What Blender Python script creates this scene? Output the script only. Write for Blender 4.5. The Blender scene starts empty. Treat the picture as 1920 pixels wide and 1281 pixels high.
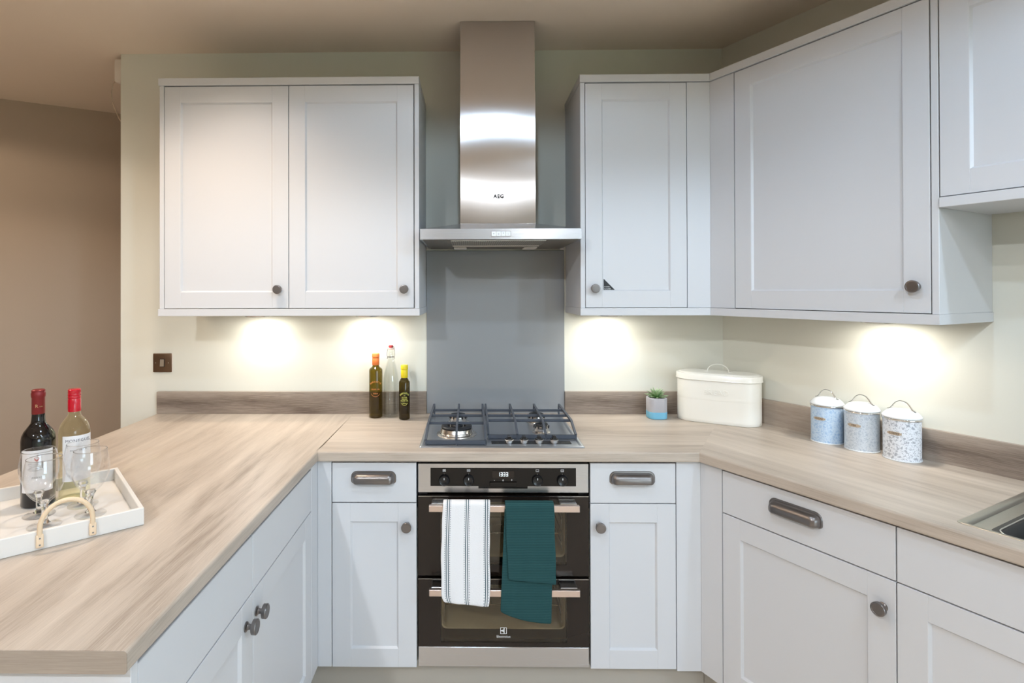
import bpy, bmesh, math, random
from mathutils import Vector, Matrix
random.seed(7)
sc = bpy.context.scene
COL = sc.collection
pi = math.pi

# ------------------------------------------------------------------ camera
cam_d = bpy.data.cameras.new('camera')
cam_d.sensor_width = 36.0
cam_d.sensor_fit = 'HORIZONTAL'
cam_d.lens = 1029.77 * 36.0 / 1920.0
cam_d.shift_x = (960.0 - 866.68) / 1920.0
cam_d.shift_y = (541.13 - 640.5) / 1920.0
cam_d.clip_start = 0.02
cam = bpy.data.objects.new('camera', cam_d)
COL.objects.link(cam)
def _cam_matrix():
    yaw, pitch, roll = 0.0152, 0.0047, -0.0026
    ex = Vector((math.cos(yaw), math.sin(yaw), 0)); ey = Vector((-math.sin(yaw), math.cos(yaw), 0)); ez = Vector((0, 0, 1))
    fw = math.cos(pitch) * ey + math.sin(pitch) * ez
    up = -math.sin(pitch) * ey + math.cos(pitch) * ez
    c, s = math.cos(roll), math.sin(roll)
    r = c * ex + s * up
    u = c * up - s * ex
    m = Matrix.Identity(4)
    for i in range(3):
        m[i][0] = r[i]; m[i][1] = u[i]; m[i][2] = -fw[i]
    m.translation = Vector((-0.1114, -2.4973, 1.4648))
    return m
cam.matrix_world = _cam_matrix()
sc.camera = cam

# ------------------------------------------------------------------ view, world, exposure
sc.view_settings.view_transform = 'Standard'
sc.view_settings.look = 'None'
sc.view_settings.gamma = 1.0
sc.view_settings.use_curve_mapping = False
sc.view_settings.exposure = 0.12
sc.cycles.use_denoising = True
sc.cycles.max_bounces = 7
sc.cycles.diffuse_bounces = 4
sc.cycles.glossy_bounces = 4
sc.cycles.transparent_max_bounces = 20
sc.cycles.use_adaptive_sampling = True
sc.cycles.adaptive_threshold = 0.035
sc.cycles.sample_clamp_indirect = 6.0
sc.cycles.caustics_reflective = False
sc.cycles.caustics_refractive = False

SKY_COLOR = (0.70, 0.85, 1.0)
SKY_STRENGTH = 9.0
world = bpy.data.worlds.new('overcast_sky')
sc.world = world
world.use_nodes = True
world.node_tree.nodes['Background'].inputs[0].default_value = (*SKY_COLOR, 1)
world.node_tree.nodes['Background'].inputs[1].default_value = SKY_STRENGTH

# ceiling downlights: x, y, watts, colour, beam degrees
COOL = (0.60, 0.79, 1.0)
NEUT = (0.88, 0.94, 1.0)
WARM = (1.0, 0.80, 0.62)
DOWNLIGHTS = [
    (-1.05, -0.80, 47.0, WARM, 122),
    (-0.08, -1.68, 38.0, COOL, 164),
    (0.95, -2.50, 42.0, COOL, 156),
    (-2.35, -1.30, 38.0, WARM, 150),
    (2.05, -2.95, 95.0, COOL, 162),
    (-1.15, -3.45, 150.0, NEUT, 164),
    (0.55, -3.80, 56.0, NEUT, 164),
    (-2.90, -0.60, 24.0, WARM, 164),
]
UNDER_W = 1.25
UNDER_C = (1.0, 0.96, 0.88)

# ------------------------------------------------------------------ layout constants
PHI = 0.5029
SP, CP = math.sin(PHI), math.cos(PHI)
XC = 1.026                       # inside corner of back wall and right wall
TT = (1 - SP) / CP
CEIL = 2.5588
XL, XO = -0.6431, -1.5418        # peninsula worktop: kitchen edge, outer edge
YP = -1.6541
WZ, WT = 0.91, 0.036             # worktop top, thickness
ZL = WZ - WT
RB = -(pi / 2 - PHI)             # rotation of the right-hand run
def rp(s, d):                    # point on the right-hand run (s along wall, d out from it)
    return (XC + SP * s - CP * d, -CP * s - SP * d)

# ------------------------------------------------------------------ materials
def lin(c):
    c = c / 255.0
    return c / 12.92 if c <= 0.04045 else ((c + 0.055) / 1.055) ** 2.4
def rgb(r, g, b): return (lin(r), lin(g), lin(b), 1.0)
MATS = {}
def newmat(name):
    m = bpy.data.materials.new(name); m.use_nodes = True
    nt = m.node_tree
    MATS[name] = m
    return m, nt, nt.nodes['Principled BSDF']
def P(name, col, rough=0.5, metal=0.0, spec=0.5, coat=0.0, bump=None, aniso=0.0, sheen=0.0):
    m, nt, b = newmat(name)
    b.inputs['Base Color'].default_value = col
    b.inputs['Roughness'].default_value = rough
    b.inputs['Metallic'].default_value = metal
    b.inputs['Specular IOR Level'].default_value = spec
    b.inputs['Coat Weight'].default_value = coat
    b.inputs['Coat Roughness'].default_value = 0.08
    b.inputs['Anisotropic'].default_value = aniso
    b.inputs['Sheen Weight'].default_value = sheen
    if bump:
        scale, strength = bump[0], bump[1]
        tc = nt.nodes.new('ShaderNodeTexCoord')
        mp = nt.nodes.new('ShaderNodeMapping')
        if len(bump) > 2: mp.inputs['Scale'].default_value = bump[2]
        n = nt.nodes.new('ShaderNodeTexNoise'); n.inputs['Scale'].default_value = scale
        n.inputs['Detail'].default_value = 3
        bp = nt.nodes.new('ShaderNodeBump'); bp.inputs['Strength'].default_value = strength
        bp.inputs['Distance'].default_value = 0.002
        nt.links.new(tc.outputs['Object'], mp.inputs['Vector'])
        nt.links.new(mp.outputs['Vector'], n.inputs['Vector'])
        nt.links.new(n.outputs['Fac'], bp.inputs['Height'])
        nt.links.new(bp.outputs['Normal'], b.inputs['Normal'])
    return m
def EMIT(name, col, st):
    m, nt, b = newmat(name)
    b.inputs['Base Color'].default_value = (0, 0, 0, 1)
    b.inputs['Emission Color'].default_value = (*col, 1)
    b.inputs['Emission Strength'].default_value = st
    return m
def THIN(name, tint, rough=0.0, ior=1.5, gloss=1.0, edge=1.0, power=4.0):
    """thin clear or tinted glass: straight-through transmission plus Fresnel reflection"""
    m, nt, b = newmat(name)
    nt.nodes.remove(b)
    out = nt.nodes['Material Output']
    tr = nt.nodes.new('ShaderNodeBsdfTransparent'); tr.inputs[0].default_value = (*tint, 1)
    gl = nt.nodes.new('ShaderNodeBsdfAnisotropic'); gl.inputs['Roughness'].default_value = rough
    gl.inputs['Color'].default_value = (gloss, gloss, gloss, 1)
    lw = nt.nodes.new('ShaderNodeLayerWeight')          # Schlick Fresnel, the same for both faces of the pane
    pw = nt.nodes.new('ShaderNodeMath'); pw.operation = 'POWER'; pw.inputs[1].default_value = power
    f0 = ((ior - 1) / (ior + 1)) ** 2
    fr = nt.nodes.new('ShaderNodeMath'); fr.operation = 'MULTIPLY_ADD'; fr.inputs[1].default_value = 0.85 * edge; fr.inputs[2].default_value = f0
    nt.links.new(lw.outputs['Facing'], pw.inputs[0]); nt.links.new(pw.outputs[0], fr.inputs[0])
    mx = nt.nodes.new('ShaderNodeMixShader')
    nt.links.new(fr.outputs[0], mx.inputs[0]); nt.links.new(tr.outputs[0], mx.inputs[1]); nt.links.new(gl.outputs[0], mx.inputs[2])
    nt.links.new(mx.outputs[0], out.inputs['Surface'])
    return m
def WOOD(name, angle, light, dark, seed=0.0):
    """pale oak laminate, grain along local x turned by angle"""
    m, nt, b = newmat(name)
    N, L = nt.nodes, nt.links
    tc = N.new('ShaderNodeTexCoord')
    rot = N.new('ShaderNodeMapping'); rot.inputs['Rotation'].default_value = (0, 0, -angle)
    rot.inputs['Location'].default_value = (seed, seed * 0.7, 0)
    L.new(tc.outputs['Object'], rot.inputs['Vector'])
    def noise(scale, detail, sc3, dist=0.0, rough=0.6):
        mp = N.new('ShaderNodeMapping'); mp.inputs['Scale'].default_value = sc3
        n = N.new('ShaderNodeTexNoise'); n.inputs['Scale'].default_value = scale; n.inputs['Detail'].default_value = detail
        n.inputs['Distortion'].default_value = dist; n.inputs['Roughness'].default_value = rough
        L.new(rot.outputs['Vector'], mp.inputs['Vector']); L.new(mp.outputs['Vector'], n.inputs['Vector'])
        return n.outputs['Fac']
    broad = noise(1.0, 2.5, (0.6, 5.0, 5.0), 1.6, 0.5)
    slow = noise(1.0, 1.5, (0.42, 3.4, 3.4), 0.6, 0.45)
    m1 = N.new('ShaderNodeMath'); m1.operation = 'MULTIPLY'; m1.inputs[1].default_value = 75.0; L.new(slow, m1.inputs[0])
    cath = N.new('ShaderNodeMath'); cath.operation = 'SINE'; L.new(m1.outputs[0], cath.inputs[0])     # contour lines: cathedral figure
    fine = noise(1.0, 4, (14, 420, 420), 0.2, 0.7)
    med = noise(1.0, 3, (2.6, 30, 30), 1.0, 0.55)
    def madd(a, ka, bsock, kb):
        x = N.new('ShaderNodeMath'); x.operation = 'MULTIPLY'; x.inputs[1].default_value = ka; L.new(a, x.inputs[0])
        y = N.new('ShaderNodeMath'); y.operation = 'MULTIPLY_ADD'; y.inputs[1].default_value = kb
        L.new(bsock, y.inputs[0]); L.new(x.outputs[0], y.inputs[2]); return y.outputs[0]
    v = madd(broad, 0.66, cath.outputs[0], 0.035)
    v2 = madd(fine, 0.42, med, 0.22)
    s = N.new('ShaderNodeMath'); s.operation = 'ADD'; L.new(v, s.inputs[0]); L.new(v2, s.inputs[1])
    cr = N.new('ShaderNodeValToRGB')
    e = cr.color_ramp.elements
    e[0].position = 0.40; e[0].color = dark
    e[1].position = 0.90; e[1].color = light
    mid = cr.color_ramp.elements.new(0.62)
    mid.color = tuple(dark[i] * 0.42 + light[i] * 0.58 for i in range(3)) + (1,)
    L.new(s.outputs[0], cr.inputs[0])
    L.new(cr.outputs[0], b.inputs['Base Color'])
    b.inputs['Roughness'].default_value = 0.42
    b.inputs['Specular IOR Level'].default_value = 0.35
    bp = N.new('ShaderNodeBump'); bp.inputs['Strength'].default_value = 0.12; bp.inputs['Distance'].default_value = 0.001
    L.new(v2, bp.inputs['Height']); L.new(bp.outputs['Normal'], b.inputs['Normal'])
    return m

def STEEL(name, col, rough, axis='X', aniso=0.6):
    """brushed steel with fine streaks along an axis"""
    m, nt, b = newmat(name)
    N, L = nt.nodes, nt.links
    b.inputs['Base Color'].default_value = col; b.inputs['Metallic'].default_value = 1.0
    b.inputs['Anisotropic'].default_value = aniso
    tg = N.new('ShaderNodeTangent'); tg.direction_type = 'RADIAL'; tg.axis = axis
    L.new(tg.outputs[0], b.inputs['Tangent'])
    tc = N.new('ShaderNodeTexCoord'); mp = N.new('ShaderNodeMapping')
    mp.inputs['Scale'].default_value = (3, 900, 900) if axis == 'X' else (900, 900, 3)
    n = N.new('ShaderNodeTexNoise'); n.inputs['Scale'].default_value = 1.0; n.inputs['Detail'].default_value = 2
    mr = N.new('ShaderNodeMapRange'); mr.inputs['To Min'].default_value = rough - 0.02; mr.inputs['To Max'].default_value = rough + 0.03
    L.new(tc.outputs['Object'], mp.inputs['Vector']); L.new(mp.outputs['Vector'], n.inputs['Vector'])
    L.new(n.outputs['Fac'], mr.inputs['Value']); L.new(mr.outputs[0], b.inputs['Roughness'])
    return m

WALLC = rgb(219, 218, 207)
P('wall_paint', WALLC, 0.85, spec=0.2, bump=(140, 0.06))
P('hall_paint', rgb(186, 170, 153), 0.85, spec=0.2, bump=(140, 0.06))
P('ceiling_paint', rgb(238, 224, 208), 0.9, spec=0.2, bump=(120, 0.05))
P('floor_vinyl', rgb(214, 198, 180), 0.45)
P('unit_white', rgb(209, 210, 213), 0.42, spec=0.4)
P('unit_lining', rgb(232, 229, 218), 0.5, spec=0.35)
P('plinth', rgb(176, 170, 160), 0.55)
P('dark_gap', rgb(60, 58, 58), 0.8)
P('pewter', rgb(128, 123, 121), 0.32, metal=0.9)
P('knob_face', rgb(125, 120, 116), 0.42, metal=1.0)
WOOD('oak_x', 0.0, rgb(206, 193, 179), rgb(136, 121, 107), 3.1)
WOOD('oak_y', pi / 2, rgb(206, 193, 179), rgb(136, 121, 107), 0.0)
WOOD('oak_shaded', 0.0, rgb(184, 170, 156), rgb(100, 86, 76), 7.7)  # same oak as the worktops, with shade put into the colour
STEEL('steel_h', rgb(200, 202, 206), 0.26, 'X', 0.5)
STEEL('steel_v', rgb(198, 195, 194), 0.205, 'Z', 1.0)
P('steel_plain', rgb(205, 205, 205), 0.25, metal=1.0)
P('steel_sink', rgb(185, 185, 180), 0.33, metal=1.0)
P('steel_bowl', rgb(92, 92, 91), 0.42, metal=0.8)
P('chrome', rgb(225, 225, 225), 0.08, metal=1.0)
P('handle_steel', rgb(222, 205, 196), 0.32, metal=1.0)
P('splash_glass', rgb(146, 149, 152), 0.06, spec=0.6, coat=0.3)
P('black_glass', rgb(14, 12, 12), 0.06, spec=0.35)
P('oven_brown_glass', rgb(34, 27, 23), 0.08, spec=0.4)
THIN('oven_window', (0.78, 0.74, 0.66), 0.02, 1.5)
P('enamel', rgb(200, 192, 176), 0.4)
P('hood_under', rgb(120, 114, 106), 0.4, metal=0.6)
P('hood_filter', rgb(170, 168, 160), 0.5, metal=0.5)
P('hood_plastic', rgb(214, 208, 202), 0.4)
P('button_white', rgb(232, 236, 242), 0.35)
P('print_black', rgb(16, 16, 20), 0.4)
P('print_grey', rgb(120, 120, 120), 0.5)
P('cast_iron', rgb(74, 80, 90), 0.55, spec=0.4)
P('hob_steel', rgb(186, 192, 200), 0.34, metal=0.9)
P('burner_cap', rgb(38, 40, 44), 0.45)
P('burner_alu', rgb(215, 212, 208), 0.22, metal=1.0)
P('knob_black', rgb(18, 18, 20), 0.25)
EMIT('clock_digits', (0.85, 0.95, 1.0), 1.6)
P('print_white', rgb(225, 225, 225), 0.5)
THIN('clear_glass', (0.95, 0.96, 0.955), 0.0, 1.55)
THIN('wine_glass', (0.992, 0.992, 0.992), 0.0, 1.55, edge=0.8, power=4.5)
def solid_glass():
    m, nt, b = newmat('solid_glass')
    b.inputs['Base Color'].default_value = (1, 1, 1, 1); b.inputs['Roughness'].default_value = 0.0
    b.inputs['Transmission Weight'].default_value = 1.0; b.inputs['IOR'].default_value = 1.48
solid_glass()
THIN('olive_glass', (0.43, 0.36, 0.09), 0.02, 1.5)
THIN('dark_olive_glass', (0.30, 0.24, 0.07), 0.02, 1.5)
THIN('white_wine', (0.975, 0.978, 0.85), 0.0, 1.5)
P('red_wine_bottle', rgb(12, 10, 12), 0.04, spec=0.7)
P('foil_red', rgb(128, 36, 38), 0.35, metal=0.3)
P('cap_red', rgb(190, 12, 36), 0.22, coat=0.4)
P('paper_label', rgb(238, 236, 236), 0.6)
P('ink', rgb(80, 80, 92), 0.7)
P('crest_red', rgb(196, 92, 84), 0.6)
P('foil_gold', rgb(190, 150, 110), 0.4, metal=0.5)
P('cap_orange', rgb(238, 128, 62), 0.4)
P('cap_yellow', rgb(232, 208, 32), 0.4)
P('text_orange', rgb(226, 140, 70), 0.5)
P('text_yellow', rgb(226, 226, 110), 0.5)
P('text_cream', rgb(230, 226, 190), 0.5)
P('stopper_red', rgb(160, 40, 44), 0.4)
P('ceramic_white', rgb(235, 232, 228), 0.25)
P('rubber', rgb(236, 168, 150), 0.6)
P('wire', rgb(170, 168, 165), 0.25, metal=1.0)
P('concrete', rgb(172, 170, 174), 0.85, bump=(160, 0.4))
P('dip_blue', rgb(120, 186, 216), 0.6)
P('soil', rgb(60, 48, 38), 0.95)
P('bread_enamel', rgb(240, 238, 230), 0.30, coat=0.3)
P('lid_white', rgb(240, 243, 246), 0.22, coat=0.4)
P('plate_brass', rgb(190, 172, 150), 0.4, metal=0.15)
P('ink_brown', rgb(70, 52, 40), 0.6)
P('tray_paint', rgb(222, 219, 214), 0.45)
P('leather', rgb(232, 208, 178), 0.6, bump=(300, 0.3))
P('rope', rgb(228, 204, 172), 0.7, bump=(400, 0.5))
P('switch_bronze', rgb(110, 88, 70), 0.35, metal=0.8)
P('switch_dark', rgb(28, 22, 18), 0.5)
P('rocker', rgb(170, 158, 142), 0.35, metal=0.6)
P('sensor_white', rgb(225, 215, 205), 0.5)
P('cable', rgb(190, 170, 148), 0.6)
P('window_frame', rgb(235, 235, 235), 0.4)
THIN('window_pane', (0.96, 0.97, 0.97), 0.0, 1.45)
EMIT('lamp_lens', (1.0, 0.94, 0.84), 9.0)
EMIT('lamp_lens_under', (1.0, 0.93, 0.80), 9.0)
P('grass', rgb(96, 110, 70), 0.9)

def leafmat():
    m, nt, b = newmat('succulent_leaf')
    tc = nt.nodes.new('ShaderNodeTexCoord'); sx = nt.nodes.new('ShaderNodeSeparateXYZ')
    cr = nt.nodes.new('ShaderNodeValToRGB')
    cr.color_ramp.elements[0].position = 0.1; cr.color_ramp.elements[0].color = rgb(84, 132, 58)
    cr.color_ramp.elements[1].position = 1.0; cr.color_ramp.elements[1].color = rgb(168, 186, 150)
    nt.links.new(tc.outputs['Generated'], sx.inputs[0]); nt.links.new(sx.outputs[0], cr.inputs[0])
    nt.links.new(cr.outputs[0], b.inputs['Base Color']); b.inputs['Roughness'].default_value = 0.4
leafmat()

def floral(name, ground, figure, scale, thr, soft):
    m, nt, b = newmat(name)
    N, L = nt.nodes, nt.links
    tc = N.new('ShaderNodeTexCoord')
    n = N.new('ShaderNodeTexNoise'); n.inputs['Scale'].default_value = scale; n.inputs['Detail'].default_value = 2.0
    n.inputs['Distortion'].default_value = 2.2
    v = N.new('ShaderNodeTexVoronoi'); v.feature = 'DISTANCE_TO_EDGE'; v.inputs['Scale'].default_value = scale * 0.9
    mixv = N.new('ShaderNodeVectorMath'); mixv.operation = 'MULTIPLY_ADD'; mixv.inputs[1].default_value = (0.02, 0.02, 0.02)
    L.new(tc.outputs['Object'], n.inputs['Vector'])
    L.new(n.outputs['Color'], mixv.inputs[0]); L.new(tc.outputs['Object'], mixv.inputs[2]); L.new(mixv.outputs[0], v.inputs['Vector'])
    cr = N.new('ShaderNodeValToRGB')
    cr.color_ramp.elements[0].position = thr; cr.color_ramp.elements[0].color = figure
    cr.color_ramp.elements[1].position = thr + soft; cr.color_ramp.elements[1].color = ground
    L.new(v.outputs['Distance'], cr.inputs[0]); L.new(cr.outputs[0], b.inputs['Base Color'])
    b.inputs['Roughness'].default_value = 0.32
    b.inputs['Coat Weight'].default_value = 0.2
floral('floral_blue', rgb(158, 190, 224), rgb(196, 216, 236), 105, 0.10, 0.12)
floral('floral_grey', rgb(182, 194, 206), rgb(210, 218, 226), 105, 0.10, 0.12)
floral('floral_white', rgb(176, 181, 190), rgb(236, 240, 246), 95, 0.13, 0.10)

def towelmat():
    m, nt, b = newmat('towel_stripe')
    N, L = nt.nodes, nt.links
    uv = N.new('ShaderNodeUVMap'); uv.uv_map = 'UVMap'
    sx = N.new('ShaderNodeSeparateXYZ'); L.new(uv.outputs[0], sx.inputs[0])
    def math_(op, a, bb):
        x = N.new('ShaderNodeMath'); x.operation = op
        for i, q in enumerate((a, bb)):
            if isinstance(q, (int, float)): x.inputs[i].default_value = q
            else: L.new(q, x.inputs[i])
        return x.outputs[0]
    tot = None
    for c in (0.125, 0.522, 0.925):
        d = math_('ABSOLUTE', math_('SUBTRACT', sx.outputs[0], c), 0)
        line = math_('LESS_THAN', math_('ABSOLUTE', math_('SUBTRACT', d, 0.021), 0), 0.0085)
        dot = math_('LESS_THAN', math_('ABSOLUTE', math_('SUBTRACT', d, 0.049), 0), 0.006)
        per = math_('LESS_THAN', math_('FRACT', math_('MULTIPLY', sx.outputs[1], 70.0), 0), 0.5)
        k = math_('MAXIMUM', line, math_('MULTIPLY', math_('MULTIPLY', dot, per), 0.8))
        tot = k if tot is None else math_('MAXIMUM', tot, k)
    mx = N.new('ShaderNodeMix'); mx.data_type = 'RGBA'
    mx.inputs['A'].default_value = rgb(232, 232, 234); mx.inputs['B'].default_value = rgb(52, 82, 92)
    L.new(tot, mx.inputs['Factor']); L.new(mx.outputs['Result'], b.inputs['Base Color'])
    b.inputs['Roughness'].default_value = 0.95; b.inputs['Specular IOR Level'].default_value = 0.1
    tc = N.new('ShaderNodeTexCoord'); n = N.new('ShaderNodeTexNoise'); n.inputs['Scale'].default_value = 320; n.inputs['Detail'].default_value = 4
    L.new(tc.outputs['Object'], n.inputs['Vector'])
    bp = N.new('ShaderNodeBump'); bp.inputs['Strength'].default_value = 0.55; bp.inputs['Distance'].default_value = 0.002
    L.new(n.outputs['Fac'], bp.inputs['Height']); L.new(bp.outputs['Normal'], b.inputs['Normal'])
    m, nt, b = newmat('towel_teal')
    N, L = nt.nodes, nt.links
    tc = N.new('ShaderNodeTexCoord')
    w = N.new('ShaderNodeTexWave'); w.bands_direction = 'Z'; w.inputs['Scale'].default_value = 58; w.inputs['Distortion'].default_value = 0.8
    w.inputs['Detail Scale'].default_value = 12
    L.new(tc.outputs['Object'], w.inputs['Vector'])
    cr = N.new('ShaderNodeValToRGB')
    cr.color_ramp.elements[0].color = rgb(36, 66, 69); cr.color_ramp.elements[1].color = rgb(47, 83, 84)
    L.new(w.outputs['Fac'], cr.inputs[0]); L.new(cr.outputs[0], b.inputs['Base Color'])
    b.inputs['Roughness'].default_value = 0.9; b.inputs['Specular IOR Level'].default_value = 0.1
    bp = N.new('ShaderNodeBump'); bp.inputs['Strength'].default_value = 0.3; bp.inputs['Distance'].default_value = 0.001
    L.new(w.outputs['Fac'], bp.inputs['Height']); L.new(bp.outputs['Normal'], b.inputs['Normal'])
towelmat()

# ------------------------------------------------------------------ geometry helpers: every helper returns (verts, faces)
def box(x0, x1, y0, y1, z0, z1):
    v = [(x, y, z) for x in (x0, x1) for y in (y0, y1) for z in (z0, z1)]
    f = [(0, 1, 3, 2), (4, 6, 7, 5), (0, 4, 5, 1), (2, 3, 7, 6), (0, 2, 6, 4), (1, 5, 7, 3)]
    return v, f
def merge(*parts):
    V, F = [], []
    for v, f in parts:
        o = len(V); V += list(v); F += [tuple(i + o for i in q) for q in f]
    return V, F
def prism(pts, z0, z1):
    n = len(pts)
    a = sum(pts[i][0] * pts[(i + 1) % n][1] - pts[(i + 1) % n][0] * pts[i][1] for i in range(n))
    if a < 0: pts = pts[::-1]
    v = [(x, y, z0) for x, y in pts] + [(x, y, z1) for x, y in pts]
    f = [tuple(range(n - 1, -1, -1)), tuple(range(n, 2 * n))]
    f += [(i, (i + 1) % n, n + (i + 1) % n, n + i) for i in range(n)]
    return v, f
def xform(g, m):
    return [tuple(m @ Vector(p)) for p in g[0]], g[1]
def lathe(prof, n=32, close=True):
    """prof: (r, z) from bottom to top"""
    V, F = [], []
    rows = []
    for r, z in prof:
        if r < 1e-6:
            rows.append([len(V)]); V.append((0, 0, z))
        else:
            rows.append(list(range(len(V), len(V) + n)))
            V += [(r * math.cos(2 * pi * k / n), r * math.sin(2 * pi * k / n), z) for k in range(n)]
    for a, b in zip(rows[:-1], rows[1:]):
        for k in range(n):
            k2 = (k + 1) % n
            if len(a) == 1 and len(b) == 1: continue
            if len(a) == 1: F.append((a[0], b[k2], b[k]))
            elif len(b) == 1: F.append((a[k], a[k2], b[0]))
            else: F.append((a[k], a[k2], b[k2], b[k]))
    return V, F
def loft(rings, cap0=True, cap1=True, closed=True):
    V, F = [], []
    n = len(rings[0])
    for r in rings: V += [tuple(p) for p in r]
    for i in range(len(rings) - 1):
        for k in range(n if closed else n - 1):
            k2 = (k + 1) % n
            F.append((i * n + k, i * n + k2, (i + 1) * n + k2, (i + 1) * n + k))
    if cap0: F.append(tuple(range(n - 1, -1, -1)))
    if cap1: F.append(tuple(range((len(rings) - 1) * n, len(rings) * n)))
    return V, F
def tube(path, r, n=10, cap=True):
    P_ = [Vector(p) for p in path]
    rings = []
    up = None
    for i, p in enumerate(P_):
        t = (P_[min(i + 1, len(P_) - 1)] - P_[max(i - 1, 0)]).normalized()
        if up is None:
            up = Vector((0, 0, 1)) if abs(t.z) < 0.9 else Vector((1, 0, 0))
        a = (up - t * up.dot(t)).normalized(); b = t.cross(a)
        up = a
        rr = r[i] if isinstance(r, (list, tuple)) else r
        rings.append([p + a * rr * math.cos(2 * pi * k / n) + b * rr * math.sin(2 * pi * k / n) for k in range(n)])
    return loft(rings, cap, cap)
def rrect(hx, hy, r, n=6):
    """rounded rectangle outline, ccw"""
    o = []
    for cx, cy, a0 in ((hx - r, hy - r, 0), (-hx + r, hy - r, pi / 2), (-hx + r, -hy + r, pi), (hx - r, -hy + r, 1.5 * pi)):
        for k in range(n + 1):
            a = a0 + pi / 2 * k / n
            o.append((cx + r * math.cos(a), cy + r * math.sin(a)))
    return o
def stadium(L, R, n=16):
    o = []
    for k in range(n + 1):
        a = -pi / 2 + pi * k / n; o.append((L + R * math.cos(a), R * math.sin(a)))
    for k in range(n + 1):
        a = pi / 2 + pi * k / n; o.append((-L + R * math.cos(a), R * math.sin(a)))
    return o
def bevelled(g, w, seg=1, sel=None):
    bm = bmesh.new()
    vs = [bm.verts.new(p) for p in g[0]]
    for f in g[1]:
        try: bm.faces.new([vs[i] for i in f])
        except ValueError: pass
    bmesh.ops.recalc_face_normals(bm, faces=bm.faces)
    ed = [e for e in bm.edges if (sel is None or sel(e.verts[0].co, e.verts[1].co))]
    bmesh.ops.bevel(bm, geom=ed, offset=w, segments=seg, profile=0.5, affect='EDGES', clamp_overlap=True)
    bm.verts.index_update()
    out = [tuple(v.co) for v in bm.verts], [tuple(v.index for v in f.verts) for f in bm.faces]
    bm.free()
    return out
def bbox(x0, x1, y0, y1, z0, z1, w=0.0012, seg=1):
    return bevelled(box(x0, x1, y0, y1, z0, z1), w, seg)
def text_geo(s, size, depth=0.0004, align='CENTER', spacing=1.0, bold=0.0):
    """lettering in the local xz plane facing -y, centred on the origin"""
    cu = bpy.data.curves.new('lettering', 'FONT'); cu.body = s; cu.size = size; cu.extrude = depth
    cu.align_x = align; cu.align_y = 'CENTER'; cu.space_character = spacing; cu.resolution_u = 2; cu.offset = bold
    o = bpy.data.objects.new('lettering', cu); COL.objects.link(o)
    dg = bpy.context.evaluated_depsgraph_get()
    me = bpy.data.meshes.new_from_object(o.evaluated_get(dg))
    V = [(v.co.x, -v.co.z, v.co.y) for v in me.vertices]; F = [tuple(p.vertices) for p in me.polygons]
    bpy.data.meshes.remove(me); bpy.data.objects.remove(o); bpy.data.curves.remove(cu)
    return V, F
def wrap(g, R, z0=0.0):
    """wrap an xz-plane shape round a cylinder of radius R, facing -y"""
    return [((R - y) * math.sin(x / R), -(R - y) * math.cos(x / R), z + z0) for x, y, z in g[0]], g[1]
def arc_text(s, size, rad, step, depth=0.0003):
    parts = []
    n = len(s)
    for i, ch in enumerate(s):
        if ch == ' ': continue
        a = (i - (n - 1) / 2) * step
        g = text_geo(ch, size, depth)
        m = Matrix.Translation((rad * math.sin(a), 0, rad * math.cos(a) - rad)) @ Matrix.Rotation(a, 4, 'Y')
        parts.append(xform(g, m))
    return merge(*parts)

def mesh(name, g, mat, smooth=None, uv=None):
    me = bpy.data.meshes.new(name)
    me.from_pydata([tuple(p) for p in g[0]], [], [tuple(f) for f in g[1]])
    me.validate()
    bm = bmesh.new(); bm.from_mesh(me); bmesh.ops.recalc_face_normals(bm, faces=bm.faces); bm.to_mesh(me); bm.free()
    if smooth:
        me.polygons.foreach_set('use_smooth', [True] * len(me.polygons))
        me.set_sharp_from_angle(angle=math.radians(smooth))
    me.materials.append(MATS[mat])
    return me
def link(name, me, parent=None, loc=(0, 0, 0), rot=(0, 0, 0)):
    o = bpy.data.objects.new(name, me); COL.objects.link(o)
    o.location = loc; o.rotation_euler = rot
    if parent: o.parent = parent
    return o
def tag(o, label=None, cat=None, group=None, kind=None):
    if label: o['label'] = label
    if cat: o['category'] = cat
    if group: o['group'] = group
    if kind: o['kind'] = kind
    return o

FR_BACK = (Vector((0, 0, 0)), 0.0)
FR_RIGHT = (Vector((XC, 0, 0)), RB)            # local x = along wall, local y = towards the wall (0 at the wall)
class Thing:
    """an Empty at the base of a thing; parts are given in the run's own frame"""
    def __init__(s, name, label, cat, base=(0, 0, 0), frame=FR_BACK, group=None, kind=None):
        org, rz = frame
        s.base = Vector(base)
        s.o = bpy.data.objects.new(name, None); COL.objects.link(s.o)
        s.o.empty_display_size = 0.05
        s.o.location = org + Matrix.Rotation(rz, 3, 'Z') @ s.base
        s.o.rotation_euler = (0, 0, rz)
        tag(s.o, label, cat, group, kind)
    def add(s, name, g, mat, smooth=None, parent=None, label=None):
        g = [(p[0] - s.base.x, p[1] - s.base.y, p[2] - s.base.z) for p in g[0]], g[1]
        o = link(name, mesh(name, g, mat, smooth), parent or s.o)
        if label: o['label'] = label
        return o
    def put(s, name, me, pos, rot=(0, 0, 0), parent=None):
        return link(name, me, parent or s.o, Vector(pos) - s.base, rot)
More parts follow.
